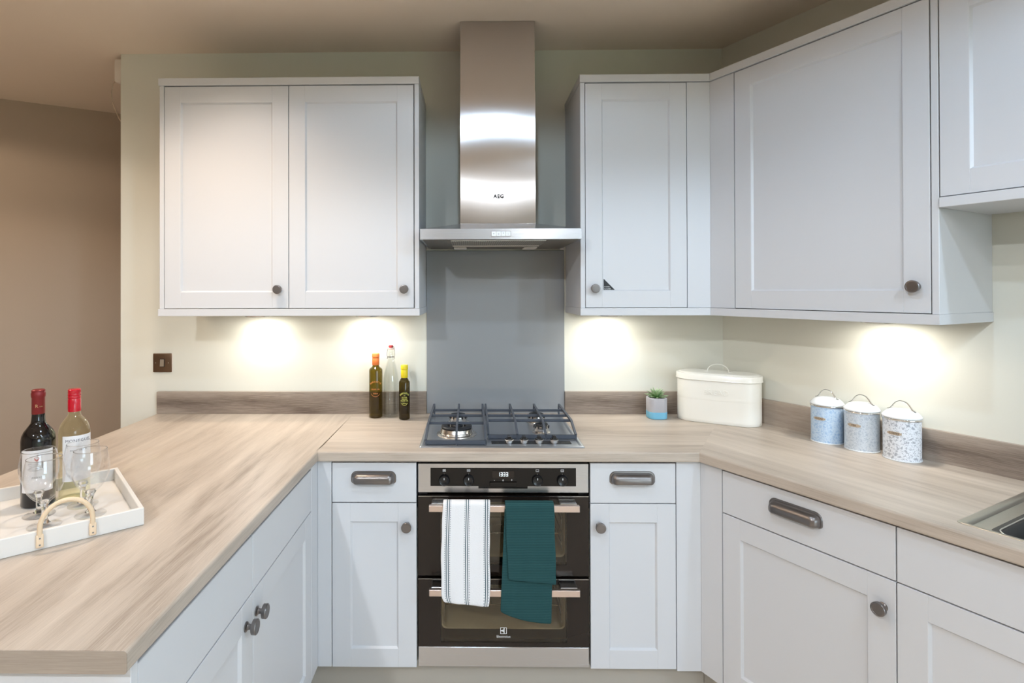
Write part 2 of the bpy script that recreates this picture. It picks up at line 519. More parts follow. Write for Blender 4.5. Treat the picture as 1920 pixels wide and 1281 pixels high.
def single(name, g, mat, label, cat, smooth=None, base=None, frame=FR_BACK, group=None, kind=None):
    """a thing that is one mesh"""
    org, rz = frame
    if base is None:
        xs = [p[0] for p in g[0]]; ys = [p[1] for p in g[0]]; zs = [p[2] for p in g[0]]
        base = ((min(xs) + max(xs)) / 2, (min(ys) + max(ys)) / 2, min(zs))
    b = Vector(base)
    gg = [(p[0] - b.x, p[1] - b.y, p[2] - b.z) for p in g[0]], g[1]
    o = link(name, mesh(name, gg, mat, smooth))
    o.location = org + Matrix.Rotation(rz, 3, 'Z') @ b; o.rotation_euler = (0, 0, rz)
    return tag(o, label, cat, group, kind)
def struct(name, g, mat, smooth=None):
    return tag(link(name, mesh(name, g, mat, smooth)), kind='structure')

# ------------------------------------------------------------------ room shell
UX, UY = SP, -CP                 # along the right wall, away from the corner
VX, VY = -CP, -SP                # out of the right wall, into the room
FA = Vector((-2.766, 0.559))     # a point on the far hall wall
FL = FA + Vector((VX, VY)) * 3.0
def uv_pt(u, v): return (XC + UX * u + VX * v, UY * u + VY * v)
vL = (FL.x - XC) * VX + FL.y * VY          # distance of the left wall from the right wall
uF = (FA.x - XC) * UX + FA.y * UY          # position of the far wall along the right wall
uR = 5.6                                    # rear wall
def wallseg(u0, u1, v0, v1, z0, z1):
    return prism([uv_pt(u0, v0), uv_pt(u1, v0), uv_pt(u1, v1), uv_pt(u0, v1)], z0, z1)
struct('floor', wallseg(uF - 0.1, uR + 0.1, -0.1, vL + 0.1, -0.1, 0.0), 'floor_vinyl')
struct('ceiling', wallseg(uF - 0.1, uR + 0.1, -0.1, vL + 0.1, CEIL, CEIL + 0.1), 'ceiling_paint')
struct('wall_back', prism([(-1.7174, 0.0), (XC, 0.0), (XC - 0.055, 0.10), (-1.7174, 0.10)], 0, CEIL), 'wall_paint')
struct('wall_right', wallseg(uF, uR, -0.10, 0.0, 0, CEIL), 'wall_paint')
struct('wall_far', wallseg(uF - 0.1, uF, -0.10, vL, 0, CEIL), 'hall_paint')
struct('wall_left', wallseg(uF, uR, vL, vL + 0.1, 0, CEIL), 'hall_paint')
WV0, WV1, WH0, WH1 = 0.15, 1.95, 0.15, 2.10   # rear glazing: span along the wall, sill, head
rear = merge(wallseg(uR, uR + 0.1, 0.0, WV0, 0, CEIL), wallseg(uR, uR + 0.1, WV1, vL, 0, CEIL),
             wallseg(uR, uR + 0.1, WV0, WV1, 0, WH0), wallseg(uR, uR + 0.1, WV0, WV1, WH1, CEIL))
struct('wall_rear', rear, 'wall_paint')
wf = merge(*[wallseg(uR + 0.02, uR + 0.08, a, b, c, d) for a, b, c, d in (
    (WV0, WV1, WH0, WH0 + 0.06), (WV0, WV1, WH1 - 0.06, WH1), (WV0, WV0 + 0.06, WH0, WH1), (WV1 - 0.06, WV1, WH0, WH1),
    (WV0 + 0.60, WV0 + 0.66, WH0, WH1), (WV0 + 1.20, WV0 + 1.26, WH0, WH1))])
w1 = struct('window_1', wf, 'window_frame')
for k, (a, b) in enumerate(((WV0 + 0.06, WV0 + 0.60), (WV0 + 0.66, WV0 + 1.20), (WV0 + 1.26, WV1 - 0.06))):
    link('pane', mesh('pane', wallseg(uR + 0.045, uR + 0.051, a, b, WH0 + 0.06, WH1 - 0.06), 'window_pane'), w1)
struct('ground', wallseg(uR + 0.12, uR + 30, -25, 28, -0.15, -0.06), 'grass')
# portal that helps the renderer find the sky through the rear glazing
pl = bpy.data.lights.new('window_portal', 'AREA'); pl.shape = 'RECTANGLE'; pl.size = WV1 - WV0; pl.size_y = WH1 - WH0
pl.cycles.is_portal = True
po = bpy.data.objects.new('window_portal', pl); COL.objects.link(po)
px_, py_ = uv_pt(uR + 0.10, (WV0 + WV1) / 2)
po.location = (px_, py_, (WH0 + WH1) / 2)
po.rotation_euler = Vector((-UX, -UY, 0)).to_track_quat('-Z', 'Z').to_euler()

# ------------------------------------------------------------------ ceiling downlights
def ring_geo(r0, r1, z0, z1, n=32):
    return lathe([(r0, z1), (r0, z0), (r1 - 0.003, z0), (r1, z0 + 0.003), (r1, z1)], n)
ring_me = mesh('trim_ring', ring_geo(0.033, 0.045, -0.006, 0.0), 'window_frame', 40)
lens_me = mesh('lens', lathe([(0, -0.0015), (0.033, -0.0015), (0.033, 0.0)], 24), 'lamp_lens')
DL_LABELS = ['recessed ceiling downlight over the left pair of wall cupboards', 'recessed ceiling downlight left of centre in front of the oven',
    'recessed ceiling downlight right of centre in front of the oven', 'recessed ceiling downlight beyond the peninsula',
    'recessed ceiling downlight over the sink run', 'recessed ceiling downlight behind the viewer on the left',
    'recessed ceiling downlight behind the viewer on the right', 'recessed ceiling downlight over the dining side of the room']
for (x, y, w, c, beam), lab in zip(DOWNLIGHTS, DL_LABELS):
    t = Thing('downlight', lab, 'downlight', (x, y, CEIL), group='ceiling downlights')
    t.put('trim_ring', ring_me, (x, y, CEIL)); t.put('lens', lens_me, (x, y, CEIL))
    ld = bpy.data.lights.new('downlight_lamp', 'SPOT'); ld.energy = w; ld.color = c
    ld.spot_size = math.radians(beam); ld.spot_blend = 1.0 if beam < 150 else 0.16; ld.shadow_soft_size = 0.035
    t.put('lamp', ld, (x, y, CEIL - 0.012))

# ------------------------------------------------------------------ hardware shared by the units
knob_me = mesh('knob', xform(lathe([(0, 0), (0.0115, 0), (0.0115, 0.0025), (0.0075, 0.005), (0.006, 0.010), (0.0068, 0.014), (0.0150, 0.0165),
                (0.0170, 0.0175), (0.0175, 0.0265), (0.0165, 0.0280), (0.0135, 0.0284), (0.0130, 0.0278), (0, 0.0278)], 28), Matrix.Rotation(pi / 2, 4, 'X')), 'pewter', 35)
def cup_geo():
    hw, H, D = 0.079, 0.044, 0.027
    rings = []
    for t, ins in ((0.0, 0.0), (0.12, 0.0015), (0.14, 0.005), (0.45, 0.0065), (0.75, 0.0105), (0.92, 0.0155), (1.0, 0.0225)):
        r = []
        x1 = hw - ins; top = H - ins; bot = 0.25 * ins
        rt = min(0.021, (top - bot) * 0.52); rb = min(0.010, (top - bot) * 0.3)
        for cx, cz, a0, rr in ((x1 - rt, top - rt, 0, rt), (-x1 + rt, top - rt, pi / 2, rt), (-x1 + rb, bot + rb, pi, rb), (x1 - rb, bot + rb, 1.5 * pi, rb)):
            for k in range(7):
                a = a0 + pi / 2 * k / 6
                r.append((cx + rr * math.cos(a), -D * t, cz + rr * math.sin(a)))
        rings.append(r)
    return loft(rings)
cup_me = mesh('cup_handle', cup_geo(), 'pewter', 40)

FW = 0.064
def add_door(t, x0, x1, z0, z1, yf, knob=None, name='door', fw=FW):
    """shaker door: recessed panel, two stiles, two rails, knob; yf = front plane, front faces -y"""
    D, B, TH = 0.008, 0.0055, 0.020
    d = t.add(name, box(x0 + 0.002, x1 - 0.002, yf + D, yf + TH - 0.001, z0 + 0.002, z1 - 0.002), 'unit_white')
    def prof(w): return [(0, 0), (w, 0), (w + B, D), (w + B, TH), (0, TH)]
    for side in (0, 1):
        p = prof(fw)
        pts = [((x0 + a) if side == 0 else (x1 - a), yf + b) for a, b in p]
        g = bevelled(prism(pts, z0, z1), 0.0009)
        t.add('stile', g, 'unit_white', parent=d)
    xa, xb = x0 + fw + 0.0005, x1 - fw - 0.0005
    for side in (0, 1):
        p = prof(fw)
        V = []
        for x in (xa, xb): V += [(x, yf + b, (z0 + a) if side == 0 else (z1 - a)) for a, b in p]
        n = len(p)
        F = [tuple(range(n)), tuple(range(2 * n - 1, n - 1, -1))] + [(i, (i + 1) % n, n + (i + 1) % n, n + i) for i in range(n)]
        t.add('rail', bevelled((V, F), 0.0006), 'unit_white', parent=d)
    if knob: t.put('knob', knob_me, (knob[0], yf, knob[1]), parent=d)
    return d
def add_drawer(t, x0, x1, z0, z1, yf, handle=None, name='drawer_front'):
    d = t.add(name, bbox(x0, x1, yf, yf + 0.02, z0, z1, 0.0018, 2), 'unit_white')
    if handle: t.put('cup_handle', cup_me, (handle[0], yf, handle[1]), parent=d)
    return d

# ------------------------------------------------------------------ wall cupboards
ZT, ZB, TS = 2.311, 1.3682, 0.0285      # cornice top, pelmet underside, strip thickness
YF, YC = -0.338, -0.3446                # door face, cornice face
UL0, UL1, UR0 = -1.345, -0.3134, 0.3201
t = Thing('wall_cupboard', 'double wall cupboard with two white shaker doors left of the extractor hood', 'cupboard', (-0.829, -0.17, ZB), group='wall cupboards')
t.add('carcass', box(UL0 + 0.019, UL1 - 0.019, YF + 0.0215, -0.001, ZB + TS, ZT - TS), 'unit_lining')
for a, b in ((UL0, UL0 + 0.018), (UL1 - 0.018, UL1)):
    t.add('end_panel', bbox(a, b, YF, -0.0005, ZB + TS, ZT - TS), 'unit_white')
t.add('cornice', bbox(UL0 - 0.002, UL1 + 0.001, YC, -0.0005, ZT - TS, ZT), 'unit_white')
t.add('pelmet', bbox(UL0 - 0.003, UL1 + 0.002, YC, -0.0005, ZB, ZB + TS), 'unit_white')
zd0, zd1 = 1.399, 2.279
add_door(t, -1.3245, -0.8312, zd0, zd1, YF, (-0.868, 1.473))
add_door(t, -0.8285, -0.3352, zd0, zd1, YF, (-0.371, 1.473))

UDc = 0.3446
xi = XC - UDc * TT
t = Thing('wall_cupboard', 'narrow single wall cupboard with corner posts right of the extractor hood', 'cupboard', (0.55, -0.17, ZB), group='wall cupboards')
xf = XC - 0.338 * TT
gap = 0.0003
t.add('carcass', prism([(UR0 + 0.019, -0.001), (UR0 + 0.019, YF + 0.0215), (XC - 0.3165 * TT - gap, YF + 0.0215), (XC - gap, -0.001)], ZB + TS, ZT - TS), 'unit_lining')
t.add('end_panel', bbox(UR0, UR0 + 0.018, YF, -0.0005, ZB + TS, ZT - TS), 'unit_white')
for nm, z0, z1 in (('cornice', ZT - TS, ZT), ('pelmet', ZB, ZB + TS)):
    t.add(nm, prism([(UR0 - 0.002, -0.0005), (UR0 - 0.002, YC), (xi - gap, YC), (XC - gap, -0.0005)], z0, z1), 'unit_white')
d = add_door(t, 0.3402, 0.7345, zd0, zd1, YF, (0.3735, 1.4735))
t.add('corner_post', prism([(0.7368, YF), (xf - gap, YF), (XC - 0.318 * TT - gap, YF + 0.02), (0.7368, YF + 0.02)], zd0 - 0.001, zd1 + 0.001), 'unit_white')
# triangular sticker on the door panel
stk = t.add('sticker', prism([(0.4115, 0.0), (0.4583, 0.0), (0.4115, 1.0)], 0, 1), 'print_black', parent=d, label='small black triangular sticker with white print')
me_s = stk.data
yk = YF + 0.0074
tri = [(0.4115, 1.4652), (0.4583, 1.4652), (0.4115, 1.5124)]
g = ([(x - t.base.x, y - t.base.y, z - t.base.z) for y in (yk, yk + 0.0006) for x, z in tri], [(0, 1, 2), (5, 4, 3), (0, 3, 4, 1), (1, 4, 5, 2), (2, 5, 3, 0)])
stk.data = mesh('sticker', g, 'print_black')
for s_, zz, sz in (('Available', 1.4805, 0.0062), ('in a range', 1.4745, 0.0066), ('of colours', 1.4684, 0.0066)):
    t.add('lettering', xform(text_geo(s_, sz, 0.0001, 'LEFT'), Matrix.Translation((0.4135, yk - 0.0002, zz))), 'print_white', parent=d)

# right-hand run, local x along the wall, local y = -distance from wall
t = Thing('wall_cupboard', 'large single wall cupboard on the right-hand wall over the canisters', 'cupboard', (0.6, -0.17, ZB), FR_RIGHT, group='wall cupboards')
SE = 0.9246
def sxi(d): return d * TT     # s of the inner mitre at distance d
t.add('carcass', prism([(gap, -0.001), (sxi(0.3165) + gap, -0.3165), (SE - 0.0195, -0.3165), (SE - 0.0195, -0.001)], ZB + TS, ZT - TS), 'unit_lining')
t.add('end_panel', bbox(0.9055, SE - 0.002, YF, -0.0005, ZB + TS, ZT - TS), 'unit_white')
for nm, z0, z1, se in (('cornice', ZT - TS, ZT, SE - 0.002), ('pelmet', ZB, ZB + TS, SE)):
    t.add(nm, prism([(gap, -0.0005), (sxi(UDc) + gap, YC), (se, YC), (se, -0.0005)], z0, z1), 'unit_white')
t.add('corner_post', prism([(sxi(0.338) + gap, YF), (0.3030, YF), (0.3030, YF + 0.02), (sxi(0.318) + gap, YF + 0.02)], zd0 - 0.001, zd1 + 0.001), 'unit_white')
add_door(t, 0.3058, 0.9028, zd0, zd1, YF, (0.8695, 1.4745))
t = Thing('wall_cupboard', 'short raised wall cupboard at the right edge above the sink side', 'cupboard', (1.2, -0.17, 1.69), FR_RIGHT, group='wall cupboards')
t.add('carcass', box(0.9235, 1.52, YF + 0.0215, -0.001, 1.7178, ZT - TS), 'unit_lining')
t.add('cornice', bbox(0.9232, 1.54, YC, -0.0005, ZT - TS, ZT), 'unit_white')
t.add('pelmet', bbox(0.9250, 1.54, YC, -0.03, 1.690, 1.7176), 'unit_white')
t.add('end_panel', bbox(1.5215, 1.5395, YF, -0.0005, 1.7178, ZT - TS), 'unit_white')
add_door(t, 0.9252, 1.519, 1.7205, zd1, YF, (1.48, 1.79))

# ------------------------------------------------------------------ under-cupboard lights
puck_me = mesh('housing', lathe([(0.031, -0.0135), (0.034, -0.015), (0.050, -0.012), (0.054, -0.004), (0.054, 0)], 36), 'steel_plain', 40)
plens_me = mesh('lens', lathe([(0, -0.0132), (0.031, -0.0132), (0.031, -0.010)], 28), 'lamp_lens_under')
for lab, x, y, fr in (('round light under the left end of the double wall cupboard', -1.0405, -0.118, FR_BACK),
                      ('round light under the double wall cupboard, nearer the hood', -0.5595, -0.118, FR_BACK),
                      ('round light under the narrow wall cupboard right of the hood', 0.4905, -0.118, FR_BACK),
                      ('round light under the large wall cupboard above the canisters', 0.6730, -0.118, FR_RIGHT)):
    t = Thing('cupboard_light', lab, 'light', (x, y, ZB), fr, group='under-cupboard lights')
    t.put('housing', puck_me, (x, y, ZB)); t.put('lens', plens_me, (x, y, ZB))
    ld = bpy.data.lights.new('cupboard_lamp', 'AREA'); ld.shape = 'DISK'; ld.size = 0.055; ld.energy = UNDER_W; ld.color = UNDER_C
    t.put('lamp', ld, (x, y, ZB - 0.016))

# ------------------------------------------------------------------ base units
ZD0, ZD1, ZR0, ZR1 = 0.7275, 0.8655, 0.1535, 0.7240     # drawer front, door heights
YB = -0.580
def base_unit(label, x0, x1, frame, handle=None, knob=None, yf=YB, z0=ZR0):
    t = Thing('base_unit', label, 'cabinet', ((x0 + x1) / 2, yf / 2, z0), frame, group='base units')
    t.add('carcass', box(x0 + 0.0005, x1 - 0.0005, yf + 0.0215, -0.02, z0 + 0.002, 0.70), 'unit_lining')
    t.add('front_frame', box(x0 + 0.0005, x1 - 0.0005, yf + 0.0215, yf + 0.045, 0.70, ZL - 0.001), 'dark_gap')
    add_drawer(t, x0 + 0.0012, x1 - 0.0012, ZD0, ZD1, yf, handle)
    add_door(t, x0 + 0.0012, x1 - 0.0012, z0, ZR1, yf, knob)
    return t
base_unit('narrow base unit left of the oven with cup-handled drawer above a shaker door', -0.5987, -0.3013, FR_BACK, (-0.4520, 0.7935), (-0.3355, 0.6485))
base_unit('narrow base unit right of the oven with cup-handled drawer above a shaker door', 0.3013, 0.5983, FR_BACK, (0.4477, 0.7940), (0.3335, 0.6500))
base_unit('wide base unit under the canisters with cup-handled drawer and round knob', 0.4272, 0.9232, FR_RIGHT, (0.6683, 0.7905), (0.8935, 0.6490))
base_unit('base unit under the sink with a plain false drawer front', 0.9236, 1.4230, FR_RIGHT, None, (1.395, 0.649))
base_unit('base unit further along the sink run at the right edge', 1.4234, 2.0230, FR_RIGHT, (1.72, 0.7905), (1.99, 0.649))
# corner posts
xb = XC - 0.58 * TT
single('corner_post', prism([(0.5998, YB), (xb - gap, YB), (XC - 0.56 * TT - gap, YB + 0.02), (0.5998, YB + 0.02)], ZR0 - 0.006, ZL - 0.003), 'unit_white',
       'plain white corner post between the right narrow base unit and the sink run', 'corner post')
single('corner_post', prism([(0.58 * TT + gap, YB), (0.4258, YB), (0.4258, YB + 0.02), (0.56 * TT + gap, YB + 0.02)], ZR0 - 0.006, ZL - 0.003), 'unit_white',
       'plain white corner post at the start of the sink run', 'corner post', frame=FR_RIGHT)
XD = XL - 0.006                                          # door plane of the peninsula
single('corner_post', bbox(XD + 0.0003, -0.6003, YB, YB + 0.02, ZR0, ZL - 0.003), 'unit_white',
       'narrow white corner post between the peninsula and the left narrow base unit', 'corner post')
# peninsula: local x = world +y, local y = world -x measured from the outer side
FR_PEN = (Vector((-1.229, 0, 0)), pi / 2)
single('corner_post', bbox(-0.6525, -0.560, YB, YB + 0.018, ZR0, ZL - 0.003), 'unit_white',
       'white filler strip at the inner end of the peninsula fronts', 'corner post', frame=FR_PEN)
base_unit('peninsula base unit nearest the oven with plain drawer front and round knob', -1.1502, -0.6536, FR_PEN, None, (-1.1285, 0.6660))
base_unit('peninsula base unit nearest the viewer with plain drawer front and round knob', -1.6175, -1.1506, FR_PEN, None, (-1.1930, 0.6660))
single('end_panel', bbox(-1.50, XD + 0.0005, -1.6365, -1.6180, 0.0, ZL - 0.001), 'unit_white', 'white panel closing the near end of the peninsula', 'panel')
single('back_panel', bbox(-1.25, -1.232, -1.6175, -0.002, 0.0, ZL - 0.001), 'unit_white', 'white panel along the dining side of the peninsula', 'panel')
# plinths
single('plinth', box(-0.6985, XC - 0.53 * TT - 0.0005, -0.530, -0.514, 0.0, 0.148), 'plinth', 'grey-beige plinth under the oven and narrow base units', 'plinth')
single('plinth', box(0.53 * TT + 0.0008, 2.02, -0.530, -0.514, 0.0, 0.148), 'plinth', 'grey-beige plinth under the sink run', 'plinth', frame=FR_RIGHT)
single('plinth', box(-1.615, -0.535, -0.530, -0.514, 0.0, 0.148), 'plinth', 'grey-beige plinth under the peninsula', 'plinth', frame=FR_PEN)

# ------------------------------------------------------------------ worktops and upstands
def worktop(name, pts, mat, label, front, frame=FR_BACK, r=0.007):
    def sel(a, b):
        if abs(a.z - b.z) > 1e-6: return False
        return front(a, b)
    g = bevelled(prism(pts, ZL, WZ), r, 8, sel)
    return single(name, g, mat, label, 'worktop', None, frame=frame)
e6 = 1e-4
pw_ = worktop('worktop', [(XO, YP), (XL, YP), (XL, -0.6), (XL, -0.0005), (XO, -0.0005)], 'oak_y', 'pale oak peninsula worktop with the wine tray on it',
        lambda a, b: (abs(a.x - XL) < e6 and abs(b.x - XL) < e6 and min(a.y, b.y) < -0.7) or (abs(a.x - XO) < e6 and abs(b.x - XO) < e6))
link('edge_strip', mesh('edge_strip', bevelled(box(-(XL - XO) / 2 + 0.002, (XL - XO) / 2 - 0.0005, (YP - 0.0005) / -2 * -1 - 0.0007, (YP + 0.0005) / 2 - 0.0003, 0.0006, WT - 0.0006), 0.004, 3, lambda a, b: abs(a.y - b.y) > 1e-5 and a.x > 0), 'oak_shaded'), pw_)  # edge banding; its darker oak paints in the shade on this end
XR = XC - 0.6 * TT
worktop('worktop', [(XL + 0.00002, -0.6), (XR - 0.00002, -0.6), (XC - 0.0003, -0.0005), (XL + 0.00002, -0.0005)], 'oak_x', 'pale oak worktop along the back wall with the gas hob let into it',
        lambda a, b: abs(a.y + 0.6) < e6 and abs(b.y + 0.6) < e6)
# sink run with a cut-out for the bowl
SK = dict(s0=1.0300, s1=1.980, d0=0.062, d1=0.5440)
hx0, hx1, hy0, hy1 = SK['s0'] + 0.012, SK['s1'] - 0.012, -(SK['d1'] - 0.0055), -(SK['d0'] + 0.010)
def sink_worktop():
    s6 = 0.6 * TT
    out = [(0.0003, -0.0005), (s6 + 0.00002, -0.6), (hx0, -0.6), (hx1, -0.6), (2.6, -0.6), (2.6, -0.0005), (hx1, -0.0005), (hx0, -0.0005)]
    hole = [(hx0, hy0), (hx1, hy0), (hx1, hy1), (hx0, hy1)]
    P2 = out + hole
    V = [(x, y, z) for z in (ZL, WZ) for x, y in P2]; n = len(P2)
    top = [(0, 1, 2, 8, 11, 7), (2, 3, 9, 8), (3, 4, 5, 6, 10, 9), (6, 7, 11, 10)]
    F = [tuple(i + n for i in f) for f in top] + [tuple(reversed(f)) for f in top]
    F += [(i, (i + 1) % 8, n + (i + 1) % 8, n + i) for i in range(8)]
    F += [(8 + (i + 1) % 4, 8 + i, n + 8 + i, n + 8 + (i + 1) % 4) for i in range(4)]
    return V, F
g = bevelled(sink_worktop(), 0.007, 8, lambda a, b: abs(a.z - b.z) < 1e-6 and abs(a.y + 0.6) < e6 and abs(b.y + 0.6) < e6)
single('worktop', g, 'oak_x', 'pale oak worktop along the right-hand wall with the sink let into it', 'worktop', None, frame=FR_RIGHT)
UZ = WZ + 0.1005
single('upstand', bbox(XO, -0.3118, -0.018, -0.0004, WZ + 0.0002, UZ), 'oak_shaded', 'oak upstand behind the peninsula and oil bottles', 'upstand')
single('upstand', prism([(0.3126, -0.0004), (0.3126, -0.018), (XC - 0.018 * TT - gap, -0.018), (XC - gap, -0.0004)], WZ + 0.0002, UZ), 'oak_shaded', 'short oak upstand behind the potted succulent', 'upstand')
single('upstand', prism([(gap, -0.0004), (0.018 * TT + gap, -0.018), (2.6, -0.018), (2.6, -0.0004)], WZ + 0.0002, UZ), 'oak_shaded', 'long oak upstand behind the canisters and sink', 'upstand', frame=FR_RIGHT)

# ------------------------------------------------------------------ splashback
single('splashback', bbox(-0.3114, 0.3122, -0.0065, -0.0004, WZ + 0.0002, 1.648, 0.0008), 'splash_glass', 'glossy grey glass splashback behind the hob', 'splashback')

# ------------------------------------------------------------------ extractor hood
t = Thing('extractor_hood', 'brushed steel chimney extractor hood over the gas hob', 'extractor hood', (0, -0.2, 1.64))
HW, HF = 0.2985, -0.465
zf0, zf1 = 1.6565, 1.6955
V = [(-HW, HF, zf0), (HW, HF, zf0), (HW, -0.002, zf0), (-HW, -0.002, zf0),
     (-HW, HF, zf1), (HW, HF, zf1), (HW, -0.002, 1.742), (-HW, -0.002, 1.742),
     (-0.1525, -0.2795, 1.737), (0.1525, -0.2795, 1.737), (0.1525, -0.002, 1.772), (-0.1525, -0.002, 1.772)]
F = [(0, 1, 5, 4), (1, 2, 6, 5), (3, 0, 4, 7), (2, 3, 7, 10, 6) if False else (2, 3, 7, 6), (4, 5, 9, 8), (5, 6, 10, 9), (7, 4, 8, 11), (8, 9, 10, 11), (6, 7, 11, 10)]
F += [(0, 3, 2, 1)]
t.add('canopy', (V, F), 'steel_h')
# recessed underside, filter and lamp covers
t.add('underside', box(-HW + 0.010, HW - 0.010, HF + 0.008, -0.012, zf0 - 0.0022, zf0 - 0.0004), 'hood_under')
flt = t.add('filter', box(-0.185, 0.170, HF + 0.012, -0.245, zf0 - 0.0055, zf0 - 0.0024), 'hood_filter')
for k in range(44):
    x = -0.181 + k * 0.0082
    t.add('slot', box(x, x + 0.0042, HF + 0.016, -0.255, zf0 - 0.0062, zf0 - 0.0054), 'hood_under', parent=flt)
t.add('filter_bar', bbox(-0.185, 0.170, -0.2448, -0.234, zf0 - 0.0085, zf0 - 0.0024), 'hood_plastic')
for a, b in ((-0.183, -0.128), (0.118, 0.174)):
    t.add('lamp_cover', bbox(a, b, -0.150, -0.055, zf0 - 0.0090, zf0 - 0.0024, 0.002), 'hood_plastic')
for s_ in (-1, 1):
    t.add('wall_bracket', bbox(*sorted((s_ * 0.292, s_ * 0.3105)), -0.020, -0.0075, 1.6505, 1.672), 'hood_plastic')
def chimney(hw, yf, z0, z1, bow):
    nx, nz = 13, 25
    V, F = [], []
    for j in range(nz):
        z = z0 + (z1 - z0) * j / (nz - 1)
        for i in range(nx):
            x = -hw + 2 * hw * i / (nx - 1)
            q = 1 - (x / hw) ** 2
            V.append((x, yf - bow * q * (0.6 + 0.4 * math.sin(9 * z)), z))
    for j in range(nz - 1):
        for i in range(nx - 1):
            a = j * nx + i; F.append((a, a + 1, a + nx + 1, a + nx))
    n = len(V)
    V += [(-hw, -0.002, z0), (hw, -0.002, z0), (hw, -0.002, z1), (-hw, -0.002, z1)]
    F += [tuple([n] + [j * nx for j in range(nz)] + [n + 3])[::-1], tuple([n + 1] + [j * nx + nx - 1 for j in range(nz)] + [n + 2])]
    return V, F
t.add('lower_chimney', chimney(0.1520, -0.2790, 1.7372, 2.2710, 0.0022), 'steel_v', 30)
t.add('upper_chimney', chimney(0.1505, -0.2772, 2.2650, CEIL - 0.002, 0.0012), 'steel_v', 30)
t.add('skirt', bbox(-0.1525, 0.1525, -0.2800, -0.002, 1.7350, 1.7385, 0.0008), 'steel_plain')
bp_ = t.add('button_panel', bbox(-0.0350, 0.0385, HF - 0.0022, HF - 0.0002, 1.6655, 1.6870, 0.0008), 'steel_plain')
for k in range(4):
    x = -0.0333 + k * 0.01775
    b_ = t.add('button', bbox(x, x + 0.0165, HF - 0.0042, HF - 0.0022, 1.6675, 1.6850, 0.0006), 'button_white', parent=bp_)
    t.add('symbol', xform(text_geo('+o*-'[k], 0.012, 0.0001), Matrix.Translation((x + 0.008, HF - 0.0044, 1.676))), 'print_grey', parent=bp_)
t.add('lettering', xform(text_geo('AEG', 0.0205, 0.0002, spacing=1.12, bold=0.0007), Matrix.Translation((0.0030, -0.2822, 1.8467))), 'print_black', label='black AEG lettering')

# ------------------------------------------------------------------ gas hob
t = Thing('gas_hob', 'four-burner steel gas hob with cast-iron pan supports', 'hob', (0, -0.3, WZ))
HX0, HX1, HY0, HY1 = -0.2955, 0.2912, -0.5535, -0.045
def plate(x0, x1, y0, y1, z0, z1, rim, drop, r=0.006):
    cx, cy = (x0 + x1) / 2, (y0 + y1) / 2
    def ring(ins, z):
        return [(cx + a, cy + b, z) for a, b in rrect((x1 - x0) / 2 - ins, (y1 - y0) / 2 - ins, max(r - ins * 0.3, 0.002), 4)]
    return loft([ring(0, z0), ring(0, z0 + 0.0008), ring(rim * 0.35, z1), ring(rim * 0.75, z1), ring(rim, z1 - drop), ring(rim + 0.004, z1 - drop)])
t.add('tray', plate(HX0, HX1, HY0, HY1, WZ + 0.0003, WZ + 0.0055, 0.016, 0.0025), 'hob_steel', 40)
ZS = WZ + 0.0032
def bar(path, w, h):
    """flat-sided bar along a path in a vertical plane"""
    P_ = [Vector(p) for p in path]; rings = []
    for i, p in enumerate(P_):
        tt = (P_[min(i + 1, len(P_) - 1)] - P_[max(i - 1, 0)]); tt.normalize()
        side = Vector((-tt.y, tt.x, 0))
        if side.length < 1e-4: side = Vector((1, 0, 0))
        side.normalize(); nn = side.cross(tt)
        rings.append([p + side * a + nn * b for a, b in ((-w, -h), (w, -h), (w, h * 0.6), (w * 0.6, h), (-w * 0.6, h), (-w, h * 0.6))])
    return loft(rings)
ZG = 0.9605
def pan_support(xs, yfront, yback, ybend, crossY, label_side):
    g = t.add('pan_support', bar([(xs[0] - 0.002, yfront + 0.002, ZS + 0.009), (xs[-1] + 0.002, yfront + 0.002, ZS + 0.009)], 0.0045, 0.008), 'cast_iron')
    for i, x in enumerate(xs):
        t.add('bar', bar([(x, yfront, ZS + 0.001), (x, yfront - 0.001, ZS + 0.016), (x, ybend, ZG - 0.002), (x, ybend + 0.012, ZG),
                          (x, yback - 0.014, ZG), (x, yback - 0.004, ZG + 0.001), (x, yback, ZG - 0.012), (x, yback + 0.001, ZS + 0.001)], 0.0040, 0.0052), 'cast_iron', parent=g)
    for y in crossY:
        t.add('bar', bar([(xs[0], y, ZG - 0.004), (xs[-1], y, ZG - 0.004)], 0.0042, 0.0050), 'cast_iron', parent=g)
pan_support([-0.2735, -0.1640, -0.0598], -0.5285, -0.060, -0.437, [-0.152, -0.252, -0.380], 'l')
pan_support([-0.0468, 0.0606, 0.1670, 0.2775], -0.4500, -0.058, -0.365, [-0.155, -0.252, -0.336], 'r')
